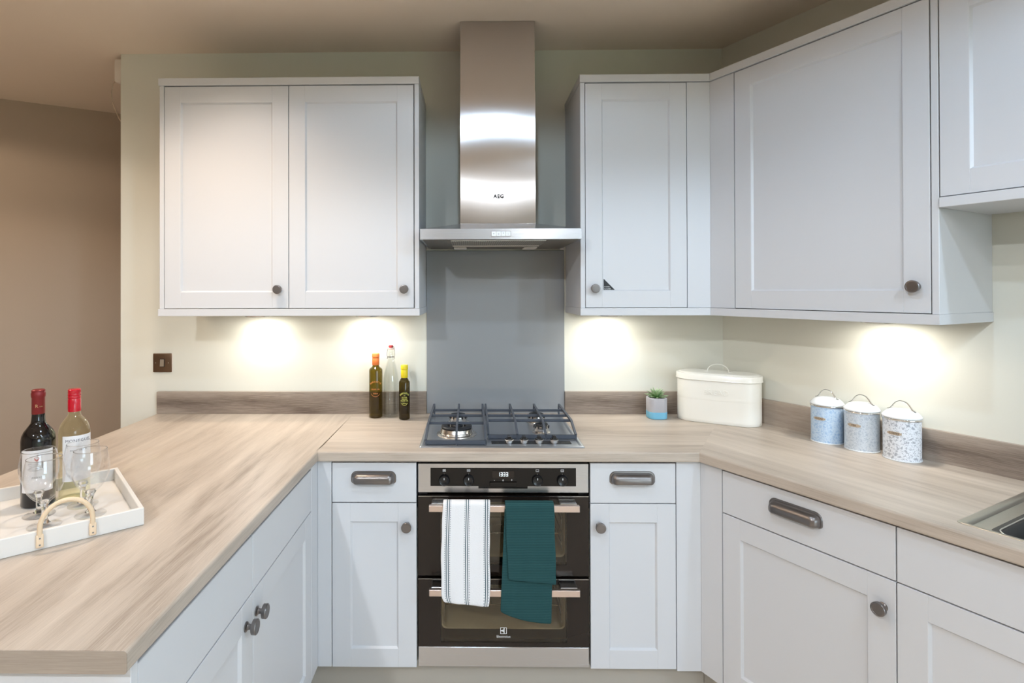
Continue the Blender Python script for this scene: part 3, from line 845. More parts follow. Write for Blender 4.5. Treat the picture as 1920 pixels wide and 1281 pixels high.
def burner(x, y, r, wok=False):
    z = ZS
    b = t.add('burner', xform(lathe([(r * 1.22, 0), (r * 1.2, 0.0025), (r * 1.02, 0.005), (r * 0.98, 0.010), (r * 1.0, 0.012), (r * 0.93, 0.024), (r * 0.80, 0.0265), (0, 0.0265)], 40), Matrix.Translation((x, y, z))), 'burner_alu', 40)
    if wok:
        t.add('burner_ring', xform(lathe([(r * 0.56, 0.0266), (r * 0.92, 0.0266), (r * 0.92, 0.031), (r * 0.86, 0.034), (r * 0.62, 0.034), (r * 0.56, 0.031), (r * 0.56, 0.0266)], 40), Matrix.Translation((x, y, z))), 'burner_cap', 40, parent=b)
        t.add('burner_cap', xform(lathe([(0, 0.0266), (r * 0.36, 0.0266), (r * 0.38, 0.034), (r * 0.33, 0.038), (0, 0.0385)], 32), Matrix.Translation((x, y, z))), 'burner_cap', 40, parent=b)
        for a in (0.6, 2.5):
            t.add('igniter', xform(lathe([(0.0022, 0.026), (0.0022, 0.040), (0, 0.0405)], 8), Matrix.Translation((x + r * 0.47 * math.cos(a), y + r * 0.47 * math.sin(a), z))), 'ceramic_white', parent=b)
    else:
        t.add('burner_cap', xform(lathe([(0, 0.0268), (r * 0.80, 0.0268), (r * 0.84, 0.029), (r * 0.80, 0.033), (r * 0.3, 0.0345), (0, 0.0345)], 32), Matrix.Translation((x, y, z))), 'burner_cap', 40, parent=b)
        for k in range(12):
            a = 2 * pi * k / 12
            t.add('flame_slot', xform(box(-0.0018, 0.0018, 0, r * 0.13, 0.017, 0.0262), Matrix.Translation((x + r * 0.90 * math.cos(a), y + r * 0.90 * math.sin(a), z)) @ Matrix.Rotation(a - pi / 2, 4, 'Z')), 'burner_cap', parent=b)
burner(-0.1665, -0.372, 0.064, True)
burner(-0.1650, -0.176, 0.037)
burner(0.1645, -0.165, 0.037)
burner(0.1645, -0.340, 0.0300)
st_ = t.add('control_strip', box(-0.0370, 0.2510, -0.5130, -0.4755, ZS - 0.0004, ZS + 0.0008), 'print_black')
hob_base = mesh('dial_base', lathe([(0.0145, 0), (0.0145, 0.003), (0.0165, 0.004), (0.0165, 0.011), (0.0150, 0.0125), (0, 0.0125)], 28), 'steel_plain', 40)
grip_me = mesh('grip', loft([[(a * k, b * k2, z) for a, b in ((-0.0062, -0.0125), (0.0062, -0.0125), (0.0062, 0.0125), (-0.0062, 0.0125))] for k, k2, z in ((1.15, 1, 0.0125), (1.0, 0.95, 0.024), (0.72, 0.8, 0.0265))]), 'knob_black', 30)
collar_me = mesh('collar', lathe([(0, 0.0125), (0.0148, 0.0125), (0.0135, 0.0165), (0, 0.0170)], 28), 'knob_black', 40)
for x in (0.0268, 0.0808, 0.1347, 0.1895):
    k = t.put('dial', hob_base, (x, -0.4990, ZS + 0.0008))
    link('collar', collar_me, k); link('grip', grip_me, k)
for x in (-0.012, 0.0535, 0.1075, 0.162, 0.222):
    t.add('symbol', xform(text_geo('o' if x < 0.2 else 'ooo', 0.008, 0.0001), Matrix.Translation((x, -0.500, ZS + 0.0010)) @ Matrix.Rotation(-pi / 2, 4, 'X')), 'print_grey', parent=st_)

# ------------------------------------------------------------------ built-under double oven
t = Thing('double_oven', 'steel and black glass built-under double oven beneath the hob', 'oven', (0, -0.30, 0.157))
OW, OY = 0.2965, -0.580
def rect_hole(x0, x1, z0, z1, a0, a1, b0, b1, y0, y1):
    """plate in the xz plane with a rectangular hole"""
    o = [(x0, z0), (x1, z0), (x1, z1), (x0, z1)]; h = [(a0, b0), (a1, b0), (a1, b1), (a0, b1)]
    V = [(x, y, z) for y in (y0, y1) for x, z in o + h]
    F = []
    for k in range(4):
        k2 = (k + 1) % 4
        F.append((k, k2, 4 + k2, 4 + k)); F.append((8 + k2, 8 + k, 12 + k, 12 + k2))
        F.append((k2, k, 8 + k, 8 + k2)); F.append((4 + k, 4 + k2, 12 + k2, 12 + k))
    return V, F
t.add('casing', merge(rect_hole(-OW, OW, 0.160, 0.860, -OW + 0.03, OW - 0.03, 0.175, 0.845, -0.552, -0.545), box(-OW, OW, -0.10, -0.06, 0.16, 0.86),
      box(-OW, -OW + 0.004, -0.545, -0.06, 0.16, 0.86), box(OW - 0.004, OW, -0.545, -0.06, 0.16, 0.86)), 'dark_gap')
notch = [(-0.253, 0.848), (-0.253, 0.7855), (-0.086, 0.7855), (-0.086, 0.7773), (0.0852, 0.7773), (0.0852, 0.7855), (0.253, 0.7855), (0.253, 0.848)]
def xz_prism(pts, y0, y1):
    g = prism(pts, y0, y1)
    return [(x, z, y) for x, y, z in g[0]], g[1]
fa = t.add('fascia', bbox(-OW, OW, OY, OY + 0.026, 0.7623, 0.8632, 0.0012), 'steel_h')
t.add('control_panel', xz_prism(notch, OY - 0.0010, OY - 0.0001), 'black_glass', parent=fa)
V_ = [(x, z) for x, z in notch]
for (xa, za), (xb_, zb_) in zip(V_[1:-1], V_[2:]):
    pass
t.add('trim', box(-0.0860, 0.0852, OY - 0.0018, OY - 0.0002, 0.7762, 0.7773), 'steel_plain', parent=fa)
okn = mesh('dial', xform(lathe([(0.0192, 0), (0.0192, 0.002), (0.0180, 0.010), (0.0165, 0.0115), (0.0150, 0.0105), (0, 0.0100)], 32), Matrix.Rotation(pi / 2, 4, 'X')), 'knob_black', 40)
omk = mesh('pointer', box(-0.0011, 0.0011, -0.0122, -0.0098, 0.004, 0.0105), 'print_white')
osy = [('=', -0.2050), ('~', -0.1200), ('-', 0.1190), ('~', 0.2055)]
for s_, x in osy:
    k = t.put('dial', okn, (x, OY - 0.001, 0.8060))
    link('pointer', omk, k)
    frame_ = [(-0.0050, -0.0038), (0.0050, -0.0038), (0.0050, 0.0038), (-0.0050, 0.0038)]
    t.add('symbol', xform(merge(rect_hole(-0.0052, 0.0052, -0.0040, 0.0040, -0.0042, 0.0042, -0.0030, 0.0030, -0.0003, 0),
          text_geo(s_, 0.011, 0.0001)), Matrix.Translation((x, OY - 0.0012, 0.8395))), 'print_white', parent=fa)
    t.add('symbol', xform(text_geo('.', 0.012, 0.0001), Matrix.Translation((x, OY - 0.0012, 0.8305))), 'print_white', parent=fa)
t.add('display', box(-0.0376, 0.0384, OY - 0.0014, OY - 0.0010, 0.8135, 0.8384), 'oven_brown_glass', parent=fa)
def digits(s, h):
    seg = {'0': 'abcdef', '1': 'bc', '3': 'abcdg'}
    w = h * 0.5; th = h * 0.11; parts = []
    for i, ch in enumerate(s):
        o = (i - len(s) / 2) * (w + h * 0.2)
        q = dict(a=(0, w, h - th, h), g=(0, w, h / 2 - th / 2, h / 2 + th / 2), d=(0, w, 0, th), b=(w - th, w, h / 2, h), c=(w - th, w, 0, h / 2), e=(0, th, 0, h / 2), f=(0, th, h / 2, h))
        for c in seg[ch]:
            a, b, c0, c1 = q[c]; parts.append(box(o + a, o + b, -0.0003, 0, c0, c1))
    return merge(*parts)
t.add('clock', xform(digits('1333', 0.0135), Matrix.Translation((0.0010, OY - 0.0015, 0.8200))), 'clock_digits', parent=fa, label='lit clock digits 1333')
for s_, x in (('-', -0.0300), ('o', 0.0), ('+', 0.0300)):
    t.add('symbol', xform(text_geo(s_, 0.011, 0.0001), Matrix.Translation((x, OY - 0.0012, 0.8065))), 'print_white', parent=fa)
t.add('button_bar', bbox(-0.0470, 0.0476, OY - 0.0055, OY - 0.0010, 0.7855, 0.8005, 0.0012), 'black_glass', parent=fa)
t.add('bottom_strip', bbox(-OW, OW, OY, OY + 0.024, 0.1574, 0.2255, 0.0012), 'steel_h')
def oven_door(z0, z1, w0, w1, hz0, hz1):
    d = t.add('oven_door', rect_hole(-OW, OW, z0, z1, -0.2185, 0.2205, w0, w1, OY, OY + 0.022), 'oven_brown_glass')
    t.add('window', box(-0.2185, 0.2205, OY + 0.0002, OY + 0.0040, w0, w1), 'oven_window', parent=d)
    t.add('edge_trim', box(-OW, OW, OY - 0.0004, OY + 0.004, z1, z1 + 0.0016), 'steel_plain', parent=d)
    t.add('handle', bbox(-0.2535, 0.2530, -0.647, -0.633, hz0, hz1, 0.0012), 'handle_steel', parent=d)
    for s_ in (-1, 1):
        x0, x1 = sorted((s_ * 0.190, s_ * 0.247))
        t.add('handle_bracket', bbox(x0, x1, -0.633, OY, hz0 + 0.006, hz1 + 0.002, 0.0015), 'steel_plain', parent=d)
    return d
d1 = oven_door(0.4735, 0.7485, 0.5110, 0.7300, 0.7206, 0.7420)
d2 = oven_door(0.2270, 0.4610, 0.2420, 0.4430, 0.4370, 0.4590)
def cavity(z0, z1, racks):
    o = [(-0.2160, z0), (0.2180, z0), (0.2180, z1), (-0.2160, z1)]
    rings = []
    for ins, y in ((0.0, -0.556), (0.003, -0.552), (0.004, -0.26)):
        rings.append([(a, y, b) for a, b in [(x + 0.001, z + (z0 + z1) / 2) for x, z in rrect(0.217 - ins, (z1 - z0) / 2 - ins, 0.016, 4)]])
    c = t.add('oven_cavity', loft(rings, False, True), 'enamel', 40)
    for z in racks:
        t.add('shelf_rack', merge(*([tube([(-0.20, y, z), (0.20, y, z)], 0.0018, 6) for y in (-0.530, -0.46, -0.39, -0.32)] +
              [tube([(x, -0.53, z), (x, -0.30, z)], 0.0012, 5) for x in [-0.20 + 0.04 * k for k in range(11)]])), 'wire', 60, parent=c)
    for s_ in (-1, 1):
        for k in range(4):
            z = z0 + (z1 - z0) * (0.2 + 0.2 * k)
            t.add('side_runner', tube([(s_ * 0.207, -0.545, z), (s_ * 0.207, -0.30, z)], 0.0020, 6), 'wire', 60, parent=c)
        t.add('side_runner', tube([(s_ * 0.208, -0.546, z0 + 0.02), (s_ * 0.208, -0.546, z1 - 0.02)], 0.0018, 6), 'wire', 60, parent=c)
cavity(0.528, 0.735, [0.60])
cavity(0.275, 0.448, [0.345, 0.385])
# maker's mark on the lower door
lg = merge(rect_hole(-0.0112, 0.0112, -0.0112, 0.0112, -0.0095, 0.0095, -0.0095, 0.0095, -0.0002, 0),
           xz_prism([(0.0005, -0.0095), (0.0038, -0.0095), (0.0038, 0.0095), (0.0005, 0.0095), (0.0000, 0.004), (-0.0092, 0.0012), (-0.0092, -0.0012), (0.0000, -0.004)], -0.0002, 0))
t.add('emblem', xform(lg, Matrix.Translation((0.0, OY - 0.0004, 0.2835))), 'print_white', parent=d2, label='square silver maker emblem')
t.add('lettering', xform(text_geo('Electrolux', 0.0118, 0.0001), Matrix.Translation((0.0, OY - 0.0004, 0.2630))), 'print_white', parent=d2, label='silver Electrolux lettering')

# ------------------------------------------------------------------ tea towels on the oven handle
def cloth(name, label, mat, rows, thick, yfront, ztop, back_len, nx=20, wob=0.0015, seed=1, part_of=None):
    """rows: list of (z, x_left, x_right, z_skew) for the front fall, top to bottom; the cloth goes over the handle and down behind it"""
    rnd = random.Random(seed)
    path = []
    zb = ztop - 0.012
    for k in range(8): path.append(('b', zb - back_len * (1 - k / 7), 0))
    for k in range(1, 8):
        a = pi - pi * k / 8
        path.append(('o', a, 0))
    L_ = []
    def interp(z):
        for (z0, a0, b0, s0), (z1, a1, b1, s1) in zip(rows[:-1], rows[1:]):
            if z1 <= z <= z0:
                w = (z0 - z) / (z0 - z1 + 1e-9)
                return a0 + (a1 - a0) * w, b0 + (b1 - b0) * w, s0 + (s1 - s0) * w
        return (rows[0][1:] if z > rows[0][0] else rows[-1][1:])
    ymid = (yfront - 0.626) / 2; ry = (-0.626 - yfront) / 2
    zend = rows[-1][0]
    for kind, a, _ in path:
        if kind == 'b': L_.append((-0.6255, a))
        else: L_.append((ymid + ry * math.cos(pi - a) * -1 if False else ymid - ry * math.cos(pi - a) * -1, zb + 0.012 * math.sin(a)))
    L_ = [(-0.6255, zb - back_len * (1 - k / 7)) for k in range(8)] + [(ymid + ry * math.cos(pi * k / 8), zb + 0.012 * math.sin(pi * k / 8)) for k in range(1, 8)]
    nf = 26
    L_ += [(yfront, zb + (zend - zb) * k / nf) for k in range(nf + 1)]
    V, F, UV = [], [], []
    tot = len(L_)
    ph = [rnd.uniform(0, 6.28) for _ in range(6)]
    for j, (y, z) in enumerate(L_):
        a, b, sk = interp(min(z, rows[0][0]))
        fr = max(0.0, (zb - z) / (zb - zend)) if y < ymid else 0.0
        for i in range(nx + 1):
            u = i / nx
            x = a + (b - a) * u + 0.0008 * math.sin(50 * z + ph[0]) * (1 if i in (0, nx) else 0)
            dz = sk * fr * u
            bulge = wob * (math.sin(7 * u + ph[1] + 6 * z) + 0.6 * math.sin(17 * u + ph[2] - 14 * z)) * (0.25 + fr)
            yy = y - abs(bulge) if y < ymid else y
            V.append((x, yy, z + dz)); UV.append((u, j / tot))
    for j in range(tot - 1):
        for i in range(nx):
            q = j * (nx + 1) + i; F.append((q, q + 1, q + nx + 2, q + nx + 1))
    return V, F, UV, nx
def cloth_obj(name, V, F, UV, mat, thick, base, parent=None):
    g = [(p[0] - base[0], p[1] - base[1], p[2] - base[2]) for p in V]
    me = bpy.data.meshes.new(name); me.from_pydata(g, [], F)
    uvl = me.uv_layers.new(name='UVMap')
    for lp in me.loops: uvl.data[lp.index].uv = UV[lp.vertex_index]
    me.polygons.foreach_set('use_smooth', [True] * len(me.polygons))
    me.materials.append(MATS[mat])
    o = link(name, me, parent)
    md = o.modifiers.new('thickness', 'SOLIDIFY'); md.thickness = thick; md.offset = 0
    s2 = o.modifiers.new('soft', 'SUBSURF'); s2.levels = 1; s2.render_levels = 1
    return o
V, F, UV, _ = cloth('tea_towel', '', 'towel_stripe', [(0.757, -0.2065, -0.0480, 0), (0.60, -0.2130, -0.0495, 0), (0.47, -0.2125, -0.0480, 0), (0.440, -0.2120, -0.0490, -0.008), (0.4215, -0.2030, -0.0525, -0.0155)],
                    0.005, -0.6535, 0.7585, 0.10, seed=3)
base = (-0.13, -0.64, 0.41)
o = cloth_obj('tea_towel', V, F, UV, 'towel_stripe', 0.0042, base)
o.location = base
tag(o, 'white tea towel with dark stripes hanging on the oven handle', 'tea towel', 'tea towels on the oven')
base = (0.085, -0.64, 0.35)
tt_ = bpy.data.objects.new('tea_towel', None); COL.objects.link(tt_); tt_.location = base
tag(tt_, 'dark teal waffle tea towel hanging on the oven handle', 'tea towel', 'tea towels on the oven')
V, F, UV, _ = cloth('front_fold', '', 'towel_teal', [(0.7565, 0.0022, 0.1655, 0), (0.60, 0.0065, 0.1690, 0), (0.4995, 0.0130, 0.1720, -0.0145)], 0.003, -0.6585, 0.7570, 0.06, seed=5, wob=0.001)
cloth_obj('front_fold', V, F, UV, 'towel_teal', 0.0028, base, tt_)
# longer rear layer showing below and left of the front fold
def rear_layer():
    V, F, UV = [], [], []
    nx, nz = 18, 26
    for j in range(nz + 1):
        w = j / nz
        for i in range(nx + 1):
            u = i / nx
            xl = 0.0005 - 0.0155 * w; xr = 0.1640 - 0.0075 * w
            zt = 0.738; zb = 0.3905 - 0.040 * (1 - (1 - u) ** 2.2)
            fold = 0.0022 if u < 0.235 else 0.0
            V.append((xl + (xr - xl) * u, -0.6512 - fold - 0.0006 * math.sin(9 * u + 5 * w), zt + (zb - zt) * w)); UV.append((u, w))
    for j in range(nz):
        for i in range(nx):
            q = j * (nx + 1) + i; F.append((q, q + 1, q + nx + 2, q + nx + 1))
    return V, F, UV
V, F, UV = rear_layer()
cloth_obj('rear_fold', V, F, UV, 'towel_teal', 0.0024, base, tt_)

# ------------------------------------------------------------------ sink
def sink():
    s0, s1, d0, d1 = SK['s0'], SK['s1'], SK['d0'], SK['d1']
    t = Thing('sink', 'inset stainless steel sink at the right edge of the worktop', 'sink', ((s0 + s1) / 2, -(d0 + d1) / 2, WZ), FR_RIGHT)
    cx, cy = (s0 + s1) / 2, -(d0 + d1) / 2
    hx, hy = (s1 - s0) / 2, (d1 - d0) / 2
    def ring(x0, x1, y0, y1, r, z):
        mx, my = (x0 + x1) / 2, (y0 + y1) / 2
        return [(mx + a, my + b, z) for a, b in rrect((x1 - x0) / 2, (y1 - y0) / 2, r, 6)]
    f0, f1 = -d1, -d0     # front, back in local y
    bx0, bx1, by0, by1 = s0 + 0.066, s0 + 0.46, f0 + 0.020, f1 - 0.070
    rings = [ring(s0, s1, f0, f1, 0.010, WZ + 0.0004), ring(s0 + 0.0006, s1 - 0.0006, f0 + 0.0006, f1 - 0.0006, 0.010, WZ + 0.0020),
             ring(s0 + 0.015, s1 - 0.015, f0 + 0.006, f1 - 0.012, 0.010, WZ + 0.0030), ring(s0 + 0.018, s1 - 0.018, f0 + 0.008, f1 - 0.015, 0.010, WZ + 0.0010),
             ring(s0 + 0.021, s1 - 0.021, f0 + 0.0095, f1 - 0.018, 0.010, WZ - 0.0055), ring(s0 + 0.040, s1 - 0.040, f0 + 0.0105, f1 - 0.036, 0.010, WZ - 0.0068)]
    t.add('rim', loft(rings, False, False), 'steel_sink', 40)
    # bowl and drainer
    deck = [ring(s0 + 0.040, s1 - 0.040, f0 + 0.0105, f1 - 0.036, 0.010, WZ - 0.0068), ring(bx0 - 0.014, s1 - 0.060, by0 - 0.006, by1 + 0.02, 0.03, WZ - 0.0058)]
    t.add('deck', loft(deck, False, False), 'steel_sink', 40)
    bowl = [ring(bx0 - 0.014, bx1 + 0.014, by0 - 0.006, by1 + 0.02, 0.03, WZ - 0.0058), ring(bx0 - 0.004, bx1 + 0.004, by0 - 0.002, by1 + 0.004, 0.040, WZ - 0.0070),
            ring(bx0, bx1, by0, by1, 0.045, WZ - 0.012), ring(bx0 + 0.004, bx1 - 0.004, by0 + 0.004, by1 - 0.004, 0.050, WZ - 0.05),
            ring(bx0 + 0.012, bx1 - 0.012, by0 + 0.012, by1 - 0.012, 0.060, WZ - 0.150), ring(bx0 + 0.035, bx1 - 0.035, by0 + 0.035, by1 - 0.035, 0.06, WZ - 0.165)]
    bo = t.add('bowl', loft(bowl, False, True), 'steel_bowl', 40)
    bead = ring(bx0 - 0.003, bx1 + 0.003, by0 - 0.001, by1 + 0.003, 0.041, WZ - 0.0060)
    t.add('bead', tube(bead + bead[:1], 0.0022, 8), 'steel_plain', 60, parent=bo)
    t.add('drainer', box(bx1 + 0.012, s1 - 0.058, by0 - 0.006, by1 + 0.02, WZ - 0.0075, WZ - 0.0058), 'steel_sink')
    t.add('waste', xform(lathe([(0.042, 0.0), (0.042, 0.002), (0.030, 0.0025), (0.028, -0.001), (0, -0.001)], 28), Matrix.Translation(((bx0 + bx1) / 2, (by0 + by1) / 2, WZ - 0.1645))), 'chrome', 40)
sink()

# ------------------------------------------------------------------ bottles by the hob
def swing_bottle(x, y):
    t = Thing('swing_top_bottle', 'clear glass swing-top bottle with red stopper between the oil bottles', 'bottle', (x, y, WZ))
    m = Matrix.Translation((x, y, WZ))
    outer = [(0.0, 0.004), (0.026, 0.001), (0.032, 0.002), (0.0350, 0.007), (0.0352, 0.150), (0.0340, 0.170), (0.0300, 0.196), (0.0230, 0.226), (0.0165, 0.250), (0.0140, 0.268), (0.0135, 0.284), (0.0150, 0.286), (0.0150, 0.296), (0.0125, 0.298)]
    inner = [(0.0105, 0.298), (0.0105, 0.270), (0.0135, 0.248), (0.0205, 0.224), (0.0275, 0.194), (0.0318, 0.168), (0.0325, 0.150), (0.0322, 0.012), (0.0, 0.009)]
    t.add('glass', xform(lathe(outer + inner, 36), m), 'clear_glass', 50)
    t.add('stopper', xform(lathe([(0.0, 0.297), (0.010, 0.297), (0.0128, 0.301), (0.0128, 0.304), (0, 0.304)], 24), m), 'ceramic_white', 50)
    t.add('seal', xform(lathe([(0.0, 0.2985), (0.0136, 0.2985), (0.0136, 0.3012), (0.0, 0.3012)], 24), m), 'rubber', 50)
    t.add('cap', xform(lathe([(0.0, 0.304), (0.0085, 0.304), (0.0105, 0.312), (0.0085, 0.3155), (0, 0.316)], 24), m), 'stopper_red', 50)
    for s_ in (-1, 1):
        t.add('wire_bail', xform(tube([(s_ * 0.0185, -0.003, 0.259), (s_ * 0.0160, -0.004, 0.2565), (s_ * 0.0150, -0.004, 0.262), (s_ * 0.0172, -0.003, 0.272), (s_ * 0.0165, -0.002, 0.290), (s_ * 0.0135, 0, 0.308), (s_ * 0.009, 0, 0.3105)], 0.0011, 6), m), 'wire', 60)
    t.add('wire_collar', xform(lathe([(0.0142, 0.262), (0.0156, 0.2632), (0.0142, 0.2644)], 24), m), 'wire', 50)
swing_bottle(-0.4653, -0.0640)
def oil_bottle(x, y, R, neck_r, z_sh, z_cap0, z_top, glass, cap, ink, label, big):
    t = Thing('oil_bottle', label, 'bottle', (x, y, WZ), group='olive oil bottles')
    m = Matrix.Translation((x, y, WZ))
    prof = [(0, 0.0005), (R - 0.004, 0.0005), (R - 0.0008, 0.003), (R, 0.006), (R, z_sh - 0.010), (R - 0.0015, z_sh - 0.004), (R - 0.006, z_sh + 0.0005), (neck_r + 0.004, z_sh + 0.004), (neck_r, z_sh + 0.008), (neck_r, z_cap0 + 0.004)]
    b = t.add('glass', xform(lathe(prof, 40), m), glass, 50)
    cr = neck_r + 0.0012
    t.add('cap', xform(lathe([(cr - 0.0008, z_cap0), (cr, z_cap0 + 0.001), (cr, z_cap0 + (z_top - z_cap0) * 0.60), (cr - 0.0016, z_cap0 + (z_top - z_cap0) * 0.64), (cr + 0.0006, z_cap0 + (z_top - z_cap0) * 0.68), (cr + 0.0006, z_top - 0.002), (cr - 0.001, z_top), (0, z_top)], 32), m), cap, 40)
    Rw = R + 0.0004
    rot = Matrix.Rotation(0.12, 4, 'Z')
    def lab(g, z): t.add('lettering', xform(wrap(g, Rw, z), m @ rot), ink, parent=b)
    if big:
        lab(arc_text('KARYATIS', 0.0105, 0.034, 0.21), 0.1600)
        lab(text_geo('OLIVE OIL', 0.0085, 0.0003), 0.1270)
        lab(text_geo('500ml', 0.0085, 0.0003), 0.1090)
        zc, rr = 0.1270, 0.0305
    else:
        lab(arc_text('KARYATIS', 0.0105, 0.026, 0.23), 0.1160)
        lab(text_geo('EST', 0.0045, 0.0003), 0.1060)
        for k, s_ in enumerate(('EXTRA', 'VIRGIN', 'OLIVE OIL')): lab(text_geo(s_, 0.0078, 0.0003), 0.0975 - 0.0072 * k)
        lab(text_geo('250ml', 0.0078, 0.0003), 0.0725)
        zc, rr = 0.0900, 0.0245
    arcs = []
    n = 22
    for k in range(n):
        a0 = -0.95 + 1.9 * k / n; a1 = -0.95 + 1.9 * (k + 1) / n
        q = [(rr * 0.82 * math.sin(a) * 1.0, -(rr + w_) * math.cos(a)) for a, w_ in ((a0, 0), (a1, 0), (a1, 0.0014), (a0, 0.0014))]
        arcs.append(([(u_, yy, v_) for yy in (0.0003, -0.0003) for u_, v_ in q], [(0, 1, 2, 3), (7, 6, 5, 4), (0, 4, 5, 1), (1, 5, 6, 2), (2, 6, 7, 3), (3, 7, 4, 0)]))
    lab(merge(*arcs), zc)
oil_bottle(-0.5303, -0.0800, 0.0294, 0.0145, 0.2170, 0.2300, 0.2810, 'olive_glass', 'cap_orange', 'text_orange', 'taller dark olive oil bottle with an orange cap', True)
oil_bottle(-0.3996, -0.1164, 0.0239, 0.0140, 0.1690, 0.1800, 0.2350, 'dark_olive_glass', 'cap_yellow', 'text_yellow', 'shorter dark olive oil bottle with a yellow cap', False)

# ------------------------------------------------------------------ potted succulent
def succulent(x, y):
    t = Thing('potted_succulent', 'small succulent in a grey concrete pot dipped in blue beside the bread bin', 'plant', (x, y, WZ))
    R, H = 0.0395, 0.0905
    def rr(ins, z): return [(x + a, y + b, WZ + z) for a, b in rrect(R - ins, R - ins, 0.024, 8)]
    p = t.add('pot', loft([rr(0.0003, 0.0312), rr(0.0, H - 0.002), rr(0.0015, H), rr(0.0060, H), rr(0.0065, H - 0.012)], False, False), 'concrete', 40)
    t.add('dipped_base', loft([rr(0.004, 0.0004), rr(0.0012, 0.002), rr(0.0, 0.006), rr(-0.0002, 0.0312)], True, True), 'dip_blue', 40)
    t.add('soil', loft([rr(0.0062, H - 0.012), rr(0.0062, H - 0.010)], True, True), 'soil')
    rnd = random.Random(11)
    def leaf_me(L_, w):
        rings = []
        for k in range(7):
            u = k / 6
            ww = w * (0.62 + 0.9 * u - 1.52 * u ** 2.2) + 0.0004
            th = ww * 0.42
            zc = 0.34 * L_ * math.sin(u * 1.9) * 0.35
            rings.append([(L_ * u, ww * math.cos(a), zc + th * math.sin(a) + (0.35 * ww * math.cos(a) ** 2)) for a in [2 * pi * q / 8 for q in range(8)]])
        return mesh('leaf', loft(rings), 'succulent_leaf', 70)
    protos = [leaf_me(0.046, 0.0078), leaf_me(0.040, 0.0078), leaf_me(0.034, 0.0070)]
    for ringi, (n, tilt, z, pr) in enumerate(((11, 0.10, 0.000, 0), (9, 0.50, 0.003, 0), (8, 0.85, 0.005, 1), (5, 1.2, 0.007, 2))):
        for k in range(n):
            a = 2 * pi * k / n + ringi * 0.35 + rnd.uniform(-0.12, 0.12)
            o = t.put('leaf', protos[pr], (x + 0.004 * math.cos(a), y + 0.004 * math.sin(a), WZ + H - 0.004 + z))
            o.rotation_euler = (0, -(tilt + rnd.uniform(-0.1, 0.1)), a)
            s_ = rnd.uniform(0.9, 1.1) * (0.72 if y + 0.045 * math.sin(a) > -0.045 else 1.0); o.scale = (s_, s_, s_)
    t.put('leaf', protos[0], (x - 0.006, y, WZ + H)).rotation_euler = (0, -1.25, 2.6)
succulent(0.6975, -0.0880)

# ------------------------------------------------------------------ bread bin
def bread_bin():
    bx, by, ang = 0.9412, -0.1412, -0.537
    fr = (Vector((bx, by, 0)), ang)
    t = Thing('bread_bin', 'cream enamel oval bread bin embossed BREAD in the worktop corner', 'bread bin', (0, 0, WZ), fr)
    L_, R = 0.0905, 0.0735
    def st(R_, z): return [(a, b, z) for a, b in stadium(L_, R_, 18)]
    rings = [st(R - 0.002, WZ + 0.0004), st(R, WZ + 0.002)]
    z = WZ + 0.010
    for k in range(13):
        zz = WZ + 0.012 + k * 0.0068
        rings += [st(R - 0.0007, zz), st(R + 0.0003, zz + 0.0034)]
    rings += [st(R - 0.0004, WZ + 0.108), st(R - 0.0004, 1.100)]
    b = t.add('body', loft(rings), 'bread_enamel', 60)
    lr = [st(R + 0.0045, 1.0885), st(R + 0.0055, 1.0890), st(R + 0.0040, 1.094), st(R + 0.0040, 1.109), st(R + 0.0020, 1.1125), st(R - 0.0070, 1.1130), st(R - 0.0100, 1.1165), st(R - 0.0160, 1.1180), st(R - 0.030, 1.1185)]
    l = t.add('lid', loft(lr, True, True), 'bread_enamel', 45)
    arch = [(0.0415 * math.cos(a), 0, 1.1195 + 0.032 * math.sin(a)) for a in [pi * k / 20 for k in range(21)]]
    rings = []
    for k, p in enumerate(arch):
        a = pi * k / 20
        nx_, nz_ = math.cos(a), math.sin(a)
        rings.append([(p[0] + nx_ * q, w, p[2] + nz_ * q) for w, q in ((-0.0055, -0.0010), (0.0055, -0.0010), (0.0055, 0.0010), (-0.0055, 0.0010))])
    t.add('handle', loft(rings), 'bread_enamel', 45, parent=l)
    for s_ in (-1, 1):
        t.add('handle_foot', bbox(*sorted((s_ * 0.040, s_ * 0.056)), -0.0058, 0.0058, 1.1186, 1.1202, 0.0006), 'bread_enamel', parent=l)
    t.add('lettering', xform(text_geo('BREAD', 0.030, 0.0018, spacing=1.08), Matrix.Translation((0, -R - 0.0002, 1.040))), 'bread_enamel', parent=b, label='embossed BREAD lettering')
bread_bin()

